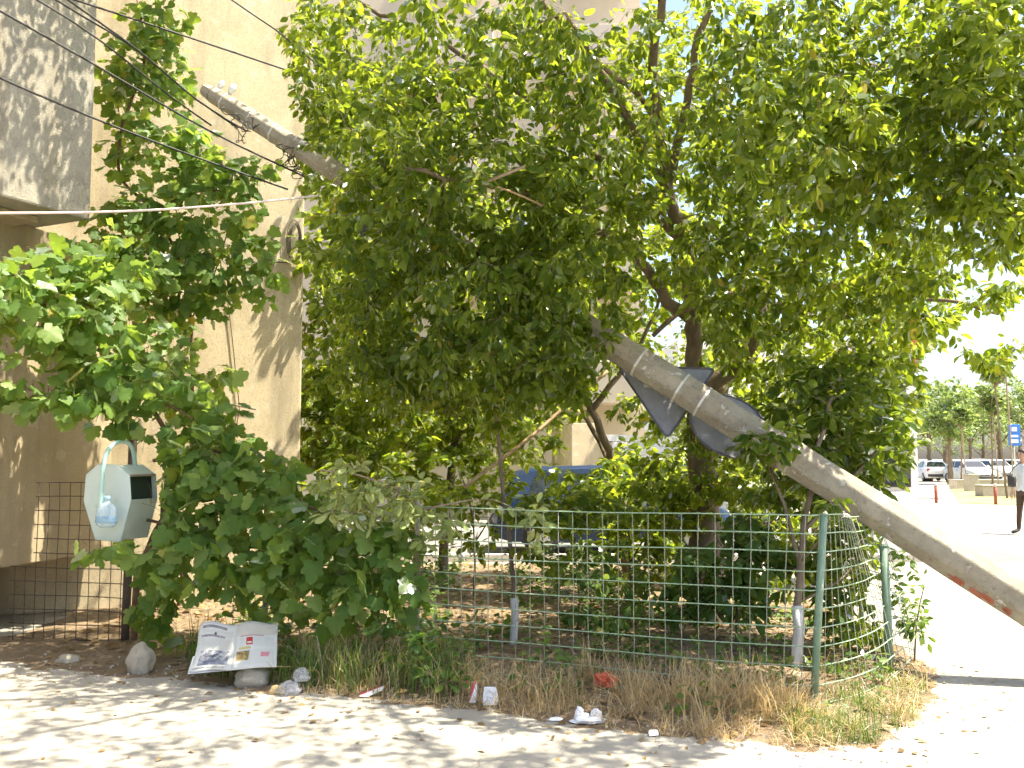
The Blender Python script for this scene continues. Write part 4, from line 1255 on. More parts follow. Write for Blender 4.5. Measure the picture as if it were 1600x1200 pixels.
def edge_pts(rg, n, lo, hi, off0, off1, clump=2.2, thr=-0.15, pw=1.0):
    """Points along the bed's front edge, from edge parameter lo to hi, set in by off0..off1."""
    t = rg.uniform(lo, hi, n); i = np.minimum(t.astype(int), len(EA) - 2)
    a, b = EA[i], EA[i + 1]
    p = a + (b - a) * (t - i)[:, None]
    d = nrm(b - a); nn = np.stack([-d[:, 1], d[:, 0]], 1)
    p = p + nn * (off0 + (off1 - off0) * rg.random(n) ** pw)[:, None] + rg.normal(0, 0.02, (n, 2))
    c = np.array([mnoise.noise(Vector((x * clump, y * clump, 1.7))) for x, y in p])
    k_ = c > thr
    for bx, by, br in ((ob_.x, ob_.y - .12, .17), (gr(1062, 1090).x, gr(1062, 1090).y - .05, .16)):
        k_ &= ~((np.hypot(p[:, 0] - bx, p[:, 1] - by) < br) & (rg.random(len(p)) < 0.8))
    p, c = p[k_], c[k_]
    z = np.maximum(0, soil_z_arr(p[:, 0], p[:, 1])) - 0.005
    return np.column_stack([p, z, 0.65 + 0.7 * np.clip(c + 0.3, 0, 1)])
blades('dry_grass', 5600, lambda rg, n: edge_pts(rg, n, 4.1, 9.0, 0.04, 0.8, 3.1, 0.0, 0.8), (0.06, 0.36), 0.0055, 0.6, M['dry'], 'dry straw-coloured grass along the fence foot', 'grass')
blades('short_straw', 9000, lambda rg, n: edge_pts(rg, n, 4.0, 12, -0.02, 0.8, 4.0, -0.12), (0.04, 0.17), 0.005, 1.5, M['dry'], 'short trampled straw on the bed edge', 'grass')
blades('green_grass', 1700, lambda rg, n: edge_pts(rg, n, 2.2, 5.6, 0.06, 0.7, 2.0, -0.25), (0.12, 0.40), 0.007, 0.35, M['leaf_weed'], 'green grass under the vine near the newspaper', 'grass')
blades('corner_grass', 1500, lambda rg, n: edge_pts(rg, n, 9.0, 12, 0.02, 0.5, 2.6, -0.1), (0.04, 0.20), 0.005, 0.9, M['leaf_weed'], 'green and yellow grass round the corner post', 'grass')

def flat_leaves(n, seed):
    rg = np.random.default_rng(seed)
    P = np.column_stack([rg.uniform(-3.8, 3.2, n), rg.uniform(5.6, 14.3, n)])
    k_ = bed_dist(P[:, 0], P[:, 1]) > 0.05; P = P[k_]
    z = soil_z_arr(P[:, 0], P[:, 1]) + 0.012
    P = np.column_stack([P, z]); m_ = len(P)
    a = rg.uniform(0, 6.28, m_)
    D = np.column_stack([np.cos(a), np.sin(a), rg.normal(0, 0.15, m_)])
    N = np.array([[0, 0, 1.0]]) + rg.normal(0, 0.3, (m_, 3))
    return P, D, N, rg.uniform(0.05, 0.11, m_)
lit = put_leaves(None, *flat_leaves(3000, 4), 'ovate', M['litter'], 0, 'fallen_leaves')
tag(lit, 'dry fallen leaves covering the earth behind the fence', 'fallen leaves', kind='stuff')

def blown(n, seed):
    rg = np.random.default_rng(seed)
    P = np.column_stack([rg.uniform(-4.0, 3.6, n), rg.uniform(4.2, 7.6, n)])
    d = bed_dist(P[:, 0], P[:, 1]); k_ = (d < 0.02) & (rg.random(n) < np.exp(d / 0.5)); P = P[k_]; m_ = len(P)
    a = rg.uniform(0, 6.28, m_)
    return np.column_stack([P, np.full(m_, 0.008)]), np.column_stack([np.cos(a), np.sin(a), rg.normal(0, .15, m_)]), np.array([[0, 0, 1.0]]) + rg.normal(0, .3, (m_, 3)), rg.uniform(0.02, 0.06, m_)
o = put_leaves(None, *blown(1500, 17), 'ovate', M['litter'], 0, 'blown_leaves')
tag(o, 'small dry leaves blown onto the pavement edge', 'fallen leaves', kind='stuff')
def undergrowth(n, seed):
    rg = np.random.default_rng(seed)
    P = np.column_stack([rg.uniform(-2.6, 3.1, n), rg.uniform(5.9, 13.5, n)])
    c = np.array([mnoise.noise(Vector((x * 1.5, y * 1.5, 8.1))) + 0.35 * mnoise.noise(Vector((x * 6, y * 6, 2.2))) for x, y in P])
    k_ = (bed_dist(P[:, 0], P[:, 1]) > 0.25) & (c > 0.12); P, c = P[k_], c[k_]
    m_ = len(P)
    z = soil_z_arr(P[:, 0], P[:, 1]) + 0.02 + rg.random(m_) ** 1.6 * np.clip((c - 0.05) * 0.9, 0.05, 0.40)
    D = rg.normal(0, 1, (m_, 3)); D[:, 2] = rg.normal(0.1, 0.4, m_)
    return np.column_stack([P, z]), D, np.array([[0, -0.2, 1.0]]) + rg.normal(0, 0.45, (m_, 3)), rg.uniform(0.04, 0.10, m_)
und = put_leaves(None, *undergrowth(15000, 9), 'ovate', M['leaf_weed'], 0, 'undergrowth')
tag(und, 'low green weeds growing over the earth behind the fence', 'weeds', kind='stuff')

# ================================================================== TREES AND SHRUBS
# ---- the main tree: one old trunk, stems fanning out over the fence
tb = Vector((1.86, 9.3, 0.0)); tb.z = soil_z(tb.x, tb.y)
tree = thing('shade_tree', tb, 'large leafy tree whose crown fills the picture, dark trunk behind the fence', 'tree')
T1 = Plant(101)
fork = at(1092, 690, 9.2)
T1.limb([tb + Vector((0, 0, -0.2)), at(1103, 830, 9.3), at(1100, 760, 9.25), fork, at(1090, 640, 9.15)], 0.25, 0.10)
T1.limb([fork, at(1086, 560, 9.0), at(1080, 470, 8.7), at(1068, 380, 8.4), at(1045, 300, 8.1), at(1030, 215, 7.8), at(1022, 100, 7.4), at(1035, 0, 7.0), at(1060, -140, 6.5)], 0.10, 0.022)
T1.limb([at(1045, 300, 8.1), at(1062, 210, 7.8), at(1080, 130, 7.5), at(1100, 30, 7.2), at(1150, -60, 6.9)], 0.045, 0.02)
T1.limb([at(1028, 200, 7.7), at(1000, 150, 7.4), at(960, 120, 7.0), at(925, 85, 6.7), at(880, 20, 6.3)], 0.03, 0.012)
T1.limb([at(1082, 500, 8.8), at(1045, 470, 8.6), at(1010, 420, 8.3), at(960, 375, 8.0), at(900, 345, 7.7), at(820, 300, 7.4), at(730, 285, 7.1), at(640, 260, 6.9)], 0.06, 0.014)
T1.limb([at(1090, 620, 9.1), at(1160, 560, 8.9), at(1215, 480, 8.7), at(1290, 455, 8.4), at(1400, 430, 8.0), at(1500, 405, 7.7), at(1580, 380, 7.5)], 0.085, 0.016)
T1.limb([at(1020, 525, 8.5), at(1060, 490, 8.5), at(1110, 470, 8.55), at(1160, 452, 8.6), at(1215, 450, 8.65)], 0.022, 0.040)
T1.limb([at(1215, 480, 8.7), at(1300, 500, 8.5), at(1390, 470, 8.2), at(1480, 470, 8.0), at(1560, 490, 7.8)], 0.035, 0.012)
T1.limb([fork, at(1130, 600, 9.3), at(1180, 540, 9.4), at(1200, 420, 9.4), at(1240, 280, 9.2), at(1280, 120, 8.8), at(1300, -40, 8.4)], 0.10, 0.02)
T1.limb([at(1600, 250, 6.2), at(1560, 210, 6.3), at(1480, 160, 6.6), at(1400, 115, 7.0), at(1290, 90, 7.6), at(1250, 130, 8.6)], 0.010, 0.028)
T1.limb([at(1045, 300, 8.1), at(1000, 220, 7.7), at(960, 150, 7.3), at(900, 60, 6.9), at(820, -30, 6.4), at(760, -150, 6.0)], 0.04, 0.014)
T1.limb([at(1068, 380, 8.4), at(950, 260, 8.0), at(820, 150, 7.9), at(680, 60, 8.0), at(560, 0, 8.2), at(430, -120, 8.4)], 0.045, 0.012)
T1.limb([at(1035, 0, 7.0), Vector((0.8, 6.2, 5.4)), Vector((0.2, 5.2, 6.1)), Vector((-0.6, 4.4, 6.6))], 0.035, 0.012)
T1.limb([at(1150, -60, 6.9), Vector((2.1, 6.0, 5.6)), Vector((2.8, 5.0, 6.2)), Vector((3.4, 4.3, 6.6))], 0.03, 0.012)
T1.limb([at(820, -30, 6.4), Vector((-0.8, 6.2, 5.4)), Vector((-2.0, 6.6, 6.0)), Vector((-3.2, 7.0, 6.5))], 0.03, 0.012)
C1 = [  # pixel x, y, distance, half widths px, half depth m, twigs
    (560, 110, 8.0, 120, 120, 0.9, 120), (520, 240, 9.5, 70, 90, 0.5, 60), (640, 200, 7.4, 140, 120, 0.9, 150), (760, 90, 7.0, 170, 110, 1.0, 160),
    (600, 360, 7.6, 130, 110, 0.8, 130), (760, 300, 7.3, 160, 130, 0.9, 160), (720, 450, 7.5, 190, 110, 0.8, 190), (560, 480, 7.9, 90, 120, 0.7, 80), (880, 460, 7.3, 120, 110, 0.5, 120),
    (760, 560, 7.4, 130, 70, 0.5, 90), (900, 180, 7.2, 150, 150, 1.0, 170), (930, 330, 7.5, 130, 110, 0.9, 120),
    (1080, 120, 7.4, 160, 140, 1.0, 115), (1060, 300, 8.3, 120, 120, 0.8, 70), (1150, 400, 8.2, 120, 100, 0.9, 90),
    (1230, 140, 6.9, 160, 140, 1.1, 190), (1240, 300, 7.2, 150, 130, 1.0, 160), (1300, 420, 7.7, 150, 70, 0.7, 110),
    (1400, 100, 6.6, 170, 140, 1.0, 190), (1420, 270, 6.8, 150, 110, 0.9, 160), (1540, 120, 6.2, 120, 150, 0.9, 150), (1550, 280, 6.3, 100, 90, 0.7, 110),
    (1560, 60, 5.6, 110, 110, 0.6, 70), (1250, 200, 6.0, 120, 110, 0.5, 80), (1210, 560, 8.9, 120, 70, 0.6, 70), (1010, 620, 8.9, 60, 50, 0.4, 20),
    (1400, 480, 8.0, 110, 50, 0.6, 55), (1560, 450, 7.5, 60, 25, 0.5, 16), (1550, 550, 7.7, 45, 30, 0.3, 16), (1320, 560, 8.6, 100, 70, 0.6, 60),
    (480, 60, 9.4, 60, 60, 0.5, 40), (1570, 370, 6.5, 60, 45, .5, 46), (1440, 400, 7.6, 70, 50, .5, 50), (1110, 400, 7.6, 70, 90, .4, 34), (1170, 500, 7.9, 90, 60, .4, 46), (1440, 500, 8.2, 40, 40, .3, 16), (500, 170, 8.0, 50, 60, .3, 26), (690, 590, 8.2, 150, 60, 0.6, 80), (620, 570, 7.8, 120, 60, .5, 70), (860, 590, 7.8, 80, 40, .4, 40), (1150, 660, 9.0, 90, 60, 0.4, 50), (1090, 740, 8.9, 110, 40, 0.3, 50), (1200, 770, 8.6, 70, 30, 0.3, 26),
]
tg = ellipsoids(T1.rng, C1)
tg += balls(T1.rng, [  # the crown above the frame, with a clump added to shade the bay
    (0.2, 6.2, 5.9, 2.2, 1.4, 0.8, 110), (2.4, 5.6, 5.6, 1.7, 1.4, 0.8, 130), (-3.2, 8.4, 6.95, 1.0, 1.2, 0.95, 300), (0.4, 4.6, 5.9, 1.8, 0.8, 0.6, 80),
    (3.0, 4.6, 6.0, 1.2, 0.7, 0.6, 60), (0.6, 8.6, 7.0, 2.6, 1.8, 1.0, 80), (3.2, 8.0, 7.2, 1.4, 1.4, 0.8, 30)])
T1.grow(T1.rng.sample(tg, 110), 0.10, 0.0, 0.03)      # boughs first, then the twigs on them
T1.grow(tg)
T1.wood(tree, M['bark'], M['bark_light'], n=12)
P_, D_, N_, S_ = T1.leaf_points(0.042, 0.1, 0.75, 0.8, (0.05, -0.15, 0.8), 0.7, (0.046, 0.105), 0.04)
put_leaves(tree, P_, D_, N_, S_, 'ovate', M['leaf'], 300)
print("main leaves", len(P_), "twigs", len(T1.twigs))

def small_tree(name, seed, base, limbs, clumps, label, leafmat, size, spacing, kind='ovate', singles=0, bark='bark', r=0.06, cat='tree', group=None, down=0.35, up=(0, 0, 1), nspread=0.6, white=None, twigmat='bark_light', lift=0.12, maxr=0.012, pet=0.02, extra=None, least=11):
    base = Vector(base); base.z = soil_z(base.x, base.y) if base.y < 14.6 else 0.0
    o = thing(name, base, label, cat, group)
    T = Plant(seed)
    for i, (pts, r0, r1) in enumerate(limbs):
        T.limb(([base + Vector((0, 0, -0.1))] if i == 0 else []) + list(pts), r0, r1)
    tg = ellipsoids(T.rng, clumps)
    if extra: tg += balls(T.rng, extra)
    T.grow(tg, lift, 0.0, maxr)
    T.wood(o, M[bark], M[twigmat])
    P, D, N, S = T.leaf_points(spacing, 0.12, down, 0.75, up, nspread, size, pet, 1.0, least)
    put_leaves(o, P, D, N, S, kind, M[leafmat], singles)
    if white:
        z0, z1, rr = white
        pts = [p for p in T.limbs[0][0] if p.z < z1]
        mb = MB(); mb.tube(pts, [rr * 1.0] * len(pts), 10); mb.build('limewash', M['limewash'], o, True)
    return o
# trees behind, inside the bed
small_tree('back_tree', 21, at(690, 900, 12.2), [([at(700, 780, 12.2), at(715, 640, 12.2), at(700, 500, 12), at(680, 380, 11.8), at(650, 200, 11.6)], 0.07, 0.02), ([at(715, 640, 12.2), at(620, 560, 12), at(540, 480, 11.8)], 0.035, 0.012), ([at(705, 700, 12.2), at(780, 600, 12), at(860, 520, 11.8)], 0.035, 0.012)],
           [(560, 560, 12.2, 110, 120, 1.0, 110), (540, 690, 12.0, 80, 60, 0.8, 55), (660, 640, 12.4, 100, 70, 0.8, 45), (700, 480, 12.0, 160, 120, 1.2, 130), (560, 400, 12.0, 100, 120, 1.0, 80), (640, 250, 11.8, 160, 120, 1.2, 100), (820, 520, 12, 110, 70, 0.8, 50), (850, 350, 12, 160, 120, 1.1, 90), (600, 720, 11.6, 110, 50, 0.8, 70), (700, 720, 11.8, 60, 60, 0.6, 40), (520, 760, 11.4, 60, 60, 0.6, 40), (640, 800, 11.2, 60, 40, .5, 20), (490, 620, 12, 40, 140, .8, 70), (510, 420, 11.6, 50, 120, .8, 60), (620, 650, 11.8, 130, 80, .8, 110), (740, 660, 12, 90, 70, .6, 80), (830, 700, 12, 60, 40, .5, 20)],
           'slim tree with bright sunlit leaves behind the fence, right of the plastered wall', 'leaf_back', (0.09, 0.14), 0.05)
small_tree('back_tree', 22, at(985, 880, 11.0), [([at(975, 800, 11.0), at(955, 720, 10.9), at(925, 640, 10.7), at(905, 560, 10.4), at(880, 420, 10.0)], 0.075, 0.022), ([at(965, 750, 10.95), at(935, 690, 11.2), at(900, 620, 11.4), at(880, 540, 11.5)], 0.04, 0.015), ([at(925, 640, 10.7), at(1000, 540, 10.5), at(1040, 440, 10.3)], 0.04, 0.015)],
           [(880, 560, 10.8, 110, 60, 0.8, 60), (960, 480, 10.4, 140, 90, 0.9, 100), (860, 400, 10.2, 130, 110, 0.9, 80), (1020, 380, 10.2, 120, 110, 0.9, 70), (1000, 780, 10.6, 70, 40, 0.5, 25), (890, 800, 10.4, 90, 40, .4, 40), (920, 745, 10.2, 80, 30, .4, 26), (1010, 840, 10.2, 70, 40, .4, 30), (1000, 720, 10.8, 60, 40, .4, 22), (820, 640, 10.8, 70, 50, .5, 26)],
           'leaning dark stemmed tree behind the triangular sign', 'leaf_back', (0.08, 0.13), 0.05)
small_tree('back_tree', 23, at(1280, 880, 12.6), [([at(1275, 780, 12.6), at(1260, 650, 12.5), at(1250, 500, 12.3), at(1260, 350, 12.0), at(1280, 150, 11.8)], 0.09, 0.02), ([at(1255, 450, 12.2), at(1150, 300, 12), at(1070, 120, 12)], 0.04, 0.015), ([at(1260, 650, 12.5), at(1340, 560, 12.2), at(1400, 480, 12)], 0.04, 0.012), ([at(1255, 560, 12.4), at(1180, 480, 12.2), at(1120, 400, 12)], 0.04, 0.012)],
           [(1280, 640, 12.4, 110, 90, 1.0, 70), (1200, 500, 12.2, 120, 100, 1.0, 80), (1340, 520, 12.2, 80, 90, 1.0, 60), (1180, 330, 12, 160, 130, 1.2, 110), (1380, 350, 12, 110, 130, 1.2, 90), (1270, 180, 11.8, 200, 120, 1.2, 110), (1060, 120, 12, 130, 130, 1, 90), (1060, 290, 12, 90, 90, .8, 50), (1420, 120, 11.8, 120, 120, 1, 70), (1180, 0, 11.8, 200, 60, 1, 50), (1180, 700, 12.2, 80, 60, 0.6, 40), (1430, 480, 12.2, 60, 80, .8, 90), (1405, 600, 12.2, 50, 70, .6, 80), (1330, 640, 12.4, 90, 100, .8, 80), (1120, 560, 12.2, 90, 90, .8, 60), (1050, 680, 12.2, 80, 60, .6, 30)],
           'thin tree behind the round sign and the fence corner', 'leaf_back', (0.09, 0.14), 0.05)
for sd, px_, Y_, lb in ((51, 560, 21.8, 'bushy tree across the road beside the block of flats, left of the blue car'), (52, 790, 23.4, 'bushy tree across the road just behind the blue car roof'), (53, 1120, 22.2, 'bushy tree across the road behind the old trunk'), (54, 1310, 24.0, 'bushy tree across the road behind the fence corner')):
    small_tree('roadside_tree', sd, at(px_, 820, Y_), [([at(px_, 760, Y_), at(px_ + 5, 640, Y_), at(px_, 500, Y_)], 0.11, 0.03), ([at(px_, 700, Y_), at(px_ - 60, 600, Y_)], 0.05, 0.02), ([at(px_, 700, Y_), at(px_ + 60, 610, Y_)], 0.05, 0.02)],
               [(px_ - 60, 640, Y_, 70, 70, 1.2, 60), (px_ + 50, 650, Y_, 70, 60, 1.2, 60), (px_, 540, Y_, 90, 80, 1.4, 80), (px_ - 30, 720, Y_, 70, 40, 1.0, 40), (px_ + 40, 730, Y_, 60, 30, .8, 24), (px_, 430, Y_, 80, 60, 1.2, 40)], lb, 'leaf_back', (0.13, 0.20), 0.09, kind='far')
# the dense shrub at the fence corner on a limewashed stem
c0 = gr(1248, 1062)
small_tree('corner_shrub', 24, (c0.x, c0.y + .15, 0), [([at(1247, 980, 7.25), at(1250, 880, 7.3), at(1258, 800, 7.4), at(1280, 700, 7.6), at(1300, 620, 7.8)], 0.035, 0.015), ([at(1255, 830, 7.35), at(1320, 760, 7.6), at(1380, 690, 7.8)], 0.02, 0.008), ([at(1250, 880, 7.3), at(1225, 790, 7.4), at(1205, 740, 7.5), at(1195, 700, 7.5)], 0.018, 0.008), ([at(1205, 740, 7.5), at(1215, 715, 7.28), at(1205, 692, 7.15), at(1180, 680, 7.1)], 0.008, 0.004), ([at(1250, 880, 7.3), at(1290, 830, 7.05), at(1305, 790, 6.9)], 0.008, 0.004), ([at(1250, 940, 7.27), at(1320, 900, 7.5), at(1350, 840, 7.7)], 0.012, 0.006)],
           [(1200, 688, 7.12, 60, 24, 0.1, 34), (1305, 785, 6.9, 36, 18, 0.08, 12), (1310, 880, 7.7, 60, 70, 0.4, 50), (1330, 980, 7.7, 50, 60, 0.35, 34), (1270, 900, 8.0, 60, 80, .4, 40), (1290, 640, 8.0, 110, 70, 0.6, 110), (1370, 680, 7.9, 55, 75, 0.5, 75), (1250, 710, 8.0, 100, 50, 0.5, 70), (1180, 690, 7.55, 50, 28, 0.15, 26), (1320, 740, 7.9, 70, 40, 0.4, 45), (1390, 740, 7.8, 26, 30, 0.2, 16), (1300, 580, 8.2, 110, 50, 0.5, 60), (1230, 770, 7.9, 60, 30, 0.3, 30), (1330, 840, 8.1, 40, 70, 0.3, 30)],
           'dense dark green shrub at the fence corner under the leaning post', 'leaf_corner', (0.075, 0.12), 0.05, singles=300, cat='shrub', white=(0, 0.52, 0.042), down=0.55, least=9)
c0 = gr(803, 1040)
small_tree('young_tree', 25, (c0.x, c0.y + .5, 0), [([at(803, 960, 8.0), at(800, 880, 8.05), at(790, 800, 8.1), at(780, 700, 8.2), at(770, 560, 8.3), at(760, 430, 8.2)], 0.026, 0.012)],
           [(930, 790, 8.2, 90, 30, .3, 30), (850, 800, 8.0, 60, 30, 0.3, 22), (760, 620, 8.3, 100, 60, 0.6, 40), (860, 850, 7.9, 40, 50, 0.2, 10)],
           'young slim tree with a limewashed stem in the middle of the bed', 'leaf', (0.08, 0.13), 0.06, singles=120, white=(0, 0.58, 0.033), down=0.5)
# the shrubs standing in the bed behind the fence
small_tree('garden_shrub', 31, at(1150, 1000, 8.2), [([at(1150, 930, 8.2), at(1140, 880, 8.2), at(1120, 840, 8.1)], 0.014, 0.006), ([at(1150, 940, 8.2), at(1190, 870, 8.1)], 0.010, 0.005)],
           [(1110, 880, 8.1, 70, 50, 0.35, 34), (1180, 850, 8.0, 60, 50, 0.3, 30), (1130, 940, 8.2, 90, 40, 0.4, 26), (1060, 930, 8.3, 60, 40, 0.3, 16)],
           'broad leaved garden shrub in front of the old trunk', 'leaf_weed', (0.09, 0.16), 0.055, singles=150, cat='shrub', down=0.4)
small_tree('garden_shrub', 32, at(900, 1000, 8.6), [([at(905, 940, 8.6), at(900, 880, 8.6)], 0.010, 0.005)],
           [(900, 880, 8.6, 60, 40, 0.35, 14), (930, 960, 8.4, 60, 30, 0.3, 12), (980, 900, 8.8, 60, 50, 0.3, 14)],
           'low sparse shrub in the bed between the limewashed stem and the old trunk', 'leaf_weed', (0.07, 0.12), 0.06, singles=80, cat='shrub', down=0.4)
small_tree('garden_bush', 36, at(985, 960, 9.6), [([at(985, 890, 9.6), at(980, 820, 9.6), at(960, 760, 9.6)], 0.018, 0.008), ([at(985, 880, 9.6), at(1030, 800, 9.5)], 0.012, 0.006)],
           [(1000, 800, 9.5, 70, 60, .4, 44), (940, 780, 9.7, 60, 40, .4, 26), (1040, 750, 9.6, 60, 40, .4, 28), (1000, 870, 9.5, 70, 40, .4, 26), (1075, 800, 9.0, 60, 40, .25, 30), (900, 800, 9.8, 50, 40, .3, 16)],
           'tall leafy bush between the blue car and the old trunk', 'leaf', (0.07, 0.12), 0.055, singles=100, cat='shrub', down=0.45)
small_tree('garden_bush', 37, at(740, 930, 10.6), [([at(742, 860, 10.6), at(735, 790, 10.6), at(720, 740, 10.6)], 0.018, 0.008), ([at(740, 850, 10.6), at(780, 790, 10.5)], 0.010, 0.006)],
           [(720, 770, 10.6, 70, 40, .5, 26), (660, 790, 10.8, 50, 40, .4, 18), (770, 760, 10.5, 50, 30, .4, 16), (735, 850, 10.5, 50, 40, .4, 12)],
           'thin bush left of the blue car behind the pale leaved branch', 'leaf_back', (0.07, 0.12), 0.055, singles=60, cat='shrub', down=0.4)
small_tree('garden_bush', 38, at(1200, 960, 9.8), [([at(1200, 880, 9.8), at(1205, 800, 9.8), at(1215, 740, 9.8)], 0.018, 0.008)],
           [(1210, 800, 9.8, 70, 60, .4, 40), (1160, 760, 9.9, 50, 40, .4, 22), (1260, 840, 9.6, 50, 60, .4, 28), (1200, 900, 9.6, 70, 40, .4, 20)],
           'leafy bush right of the old trunk inside the fence corner', 'leaf', (0.07, 0.12), 0.055, singles=80, cat='shrub', down=0.45)
small_tree('street_shrub', 33, (3.12, 7.6, 0), [([Vector((3.15, 7.6, 0.3)), Vector((3.2, 7.55, 0.6))], 0.010, 0.004)],
           [(1424, 975, 7.6, 22, 40, 0.2, 18), (1405, 900, 7.9, 24, 60, 0.2, 18)],
           'small leafy shrub sticking out past the right end of the fence', 'leaf_weed', (0.045, 0.08), 0.05, singles=80, cat='shrub', down=0.3)
small_tree('bed_weed', 34, gr(690, 1092) + Vector((0, .1, 0)), [([gr(690, 1080, 0.08), gr(688, 1060, 0.14)], 0.006, 0.003)],
           [(670, 1020, 6.75, 50, 50, 0.15, 20), (690, 1065, 6.5, 40, 25, 0.12, 12), (610, 1000, 6.9, 30, 40, 0.12, 9)],
           'broad green weed in the grass at the fence foot', 'leaf_weed', (0.06, 0.11), 0.05, singles=80, cat='weed', down=0.2)
# broken branch with pale wilting leaves over the fence
c0 = front_fence(s_at_px(640)) + Vector((0.0, 0.15, 0))
small_tree('pale_shrub', 35, c0, [([at(655, 900, 7.1), at(650, 830, 7.05), at(640, 780, 7.0), at(600, 755, 6.95), at(550, 740, 6.9), at(500, 735, 6.9)], 0.018, 0.006), ([at(645, 800, 7.02), at(690, 790, 6.95), at(740, 780, 6.95)], 0.010, 0.005)],
           [(540, 745, 6.9, 60, 28, 0.15, 26), (600, 765, 6.9, 70, 30, 0.15, 28), (560, 800, 6.9, 50, 28, 0.12, 16), (650, 790, 6.9, 50, 25, 0.12, 16), (690, 830, 6.95, 40, 30, 0.12, 12), (840, 820, 6.9, 22, 40, 0.1, 5)],
           'shrub branch with pale wilting leaves hanging over the fence', 'leaf_pale', (0.08, 0.125), 0.05, 'oblong', 250, 'bark_light', cat='shrub', down=0.3)
# dead stick caught in the branches
mb = MB(); mb.tube(smooth_path([at(726, 762, 8.4), at(760, 735, 8.5), at(820, 690, 8.7), at(890, 630, 9.0), at(950, 580, 9.2)], 0.08), [0.016] * 6 + [0.018] * 40 if False else 0.017, 7)
tag(mb.build('dead_branch', M['stick'], None, True), 'long bare dead branch slanting up behind the fence to the post', 'branch')
mb = MB(); mb.tube(smooth_path([at(722, 288, 6.75), at(760, 288, 6.8), at(800, 300, 6.9), at(850, 322, 7.1)], 0.05), [0.007 + 0.008 * (i / 60) for i in range(200)][:len(smooth_path([at(722, 288, 6.75), at(760, 288, 6.8), at(800, 300, 6.9), at(850, 322, 7.1)], 0.05))], 6)
tag(mb.build('split_branch', M['stick'], None, True), 'splintered pale yellow branch end in the crown', 'branch')
mb = MB(); mb.tube([at(760, 284, 6.7), at(820, 260, 6.6)], 0.012, 6)
tag(mb.build('snapped_twig', M['bark_light'], None, True), 'short straight snapped twig above the splintered branch', 'branch')

# ---- grape vines
def vine(name, seed, base, limbs, clumps, label, size, singles, spacing=0.10, up=(0.25, -0.6, 0.6), dens=2.0):
    o = thing(name, base, label, 'vine')
    T = Plant(seed)
    for pts, r0, r1 in limbs: T.limb(pts, r0, r1, 0.015)
    T.grow(ellipsoids(T.rng, clumps, dens), 0.05, 0.12, 0.010)
    T.wood(o, M['cane'], M['cane'], 'stem')
    P, D, N, S = T.leaf_points(spacing, 0.1, 0.75, 0.7, up, 0.6, size, 0.05, 1.0, 3)
    x, y, dep = pix(P + nrm(D) * S[:, None] * 0.4)
    k_ = ~((x > 126) & (x < 252) & (y > 690) & (y < 832) & (P[:, 1] < 8.3))      # leaves round the bin cut out by a pixel rectangle in the image
    P, D, N, S = P[k_], D[k_], N[k_], S[k_]
    put_leaves(o, P, D, N, S, 'vine', M['leaf_vine'], singles, 'foliage')
    print(name, len(P))
    return o
vb = GA + Vector((0.06, 0.12, 0))
vine('fence_vine', 41, vb, [
    ([vb + Vector((0, 0, -.1)), at(215, 900, 8.05), at(252, 810, 8.05), at(266, 700, 8.0), at(225, 620, 7.9), at(165, 550, 7.8), at(90, 490, 7.6), at(20, 430, 7.3)], 0.035, 0.012),
    ([at(240, 720, 7.9), at(320, 700, 7.75), at(400, 740, 7.6), at(500, 800, 7.35), at(600, 840, 7.1)], 0.016, 0.008),
    ([at(222, 810, 7.95), at(300, 830, 7.7), at(420, 860, 7.45), at(540, 900, 7.2)], 0.014, 0.007),
    ([at(228, 650, 7.9), at(130, 640, 7.6), at(50, 610, 7.4), at(-30, 590, 7.2)], 0.012, 0.006),
    ([at(215, 620, 7.85), at(280, 640, 7.8), at(340, 690, 7.7)], 0.012, 0.006)],
    [(290, 690, 7.7, 100, 55, 0.25, 36), (380, 740, 7.5, 110, 50, 0.25, 42), (300, 790, 7.5, 75, 60, 0.2, 34), (420, 810, 7.35, 130, 60, 0.2, 56), (340, 880, 7.4, 110, 50, 0.2, 36), (500, 860, 7.15, 110, 60, 0.2, 42),
     (250, 900, 7.6, 45, 50, 0.15, 14), (240, 970, 7.65, 45, 35, 0.12, 9), (590, 900, 7.0, 60, 70, 0.15, 20), (150, 848, 7.4, 45, 12, 0.08, 5), (220, 850, 7.35, 45, 16, 0.08, 7), (520, 940, 7.0, 70, 30, 0.12, 9), (440, 930, 7.3, 60, 24, 0.1, 5),
     (60, 460, 7.5, 90, 80, 0.3, 40), (10, 420, 7.1, 60, 40, 0.3, 14), (130, 520, 7.7, 80, 60, 0.3, 30), (200, 590, 7.7, 80, 50, 0.25, 26), (60, 610, 7.4, 85, 22, 0.25, 20), (140, 600, 7.6, 60, 60, 0.2, 16), (120, 410, 7.8, 70, 40, 0.3, 16), (310, 620, 7.8, 60, 40, 0.2, 12), (160, 450, 7.8, 60, 50, .3, 16), (230, 660, 7.8, 70, 40, .2, 16), (600, 830, 7.05, 60, 40, .15, 16), (640, 930, 6.95, 30, 60, .12, 9), (260, 760, 7.6, 40, 60, .15, 14), (20, 500, 7.2, 60, 60, .3, 16), (180, 420, 8.6, 80, 70, .35, 34), (235, 540, 8.5, 60, 50, .3, 22), (330, 740, 7.6, 60, 40, .2, 14)],
    'grape vine with large lobed leaves covering the fence and hanging under the bay', (0.08, 0.165), 300)
wb = wallB(3.0, 0.0, 0.35)
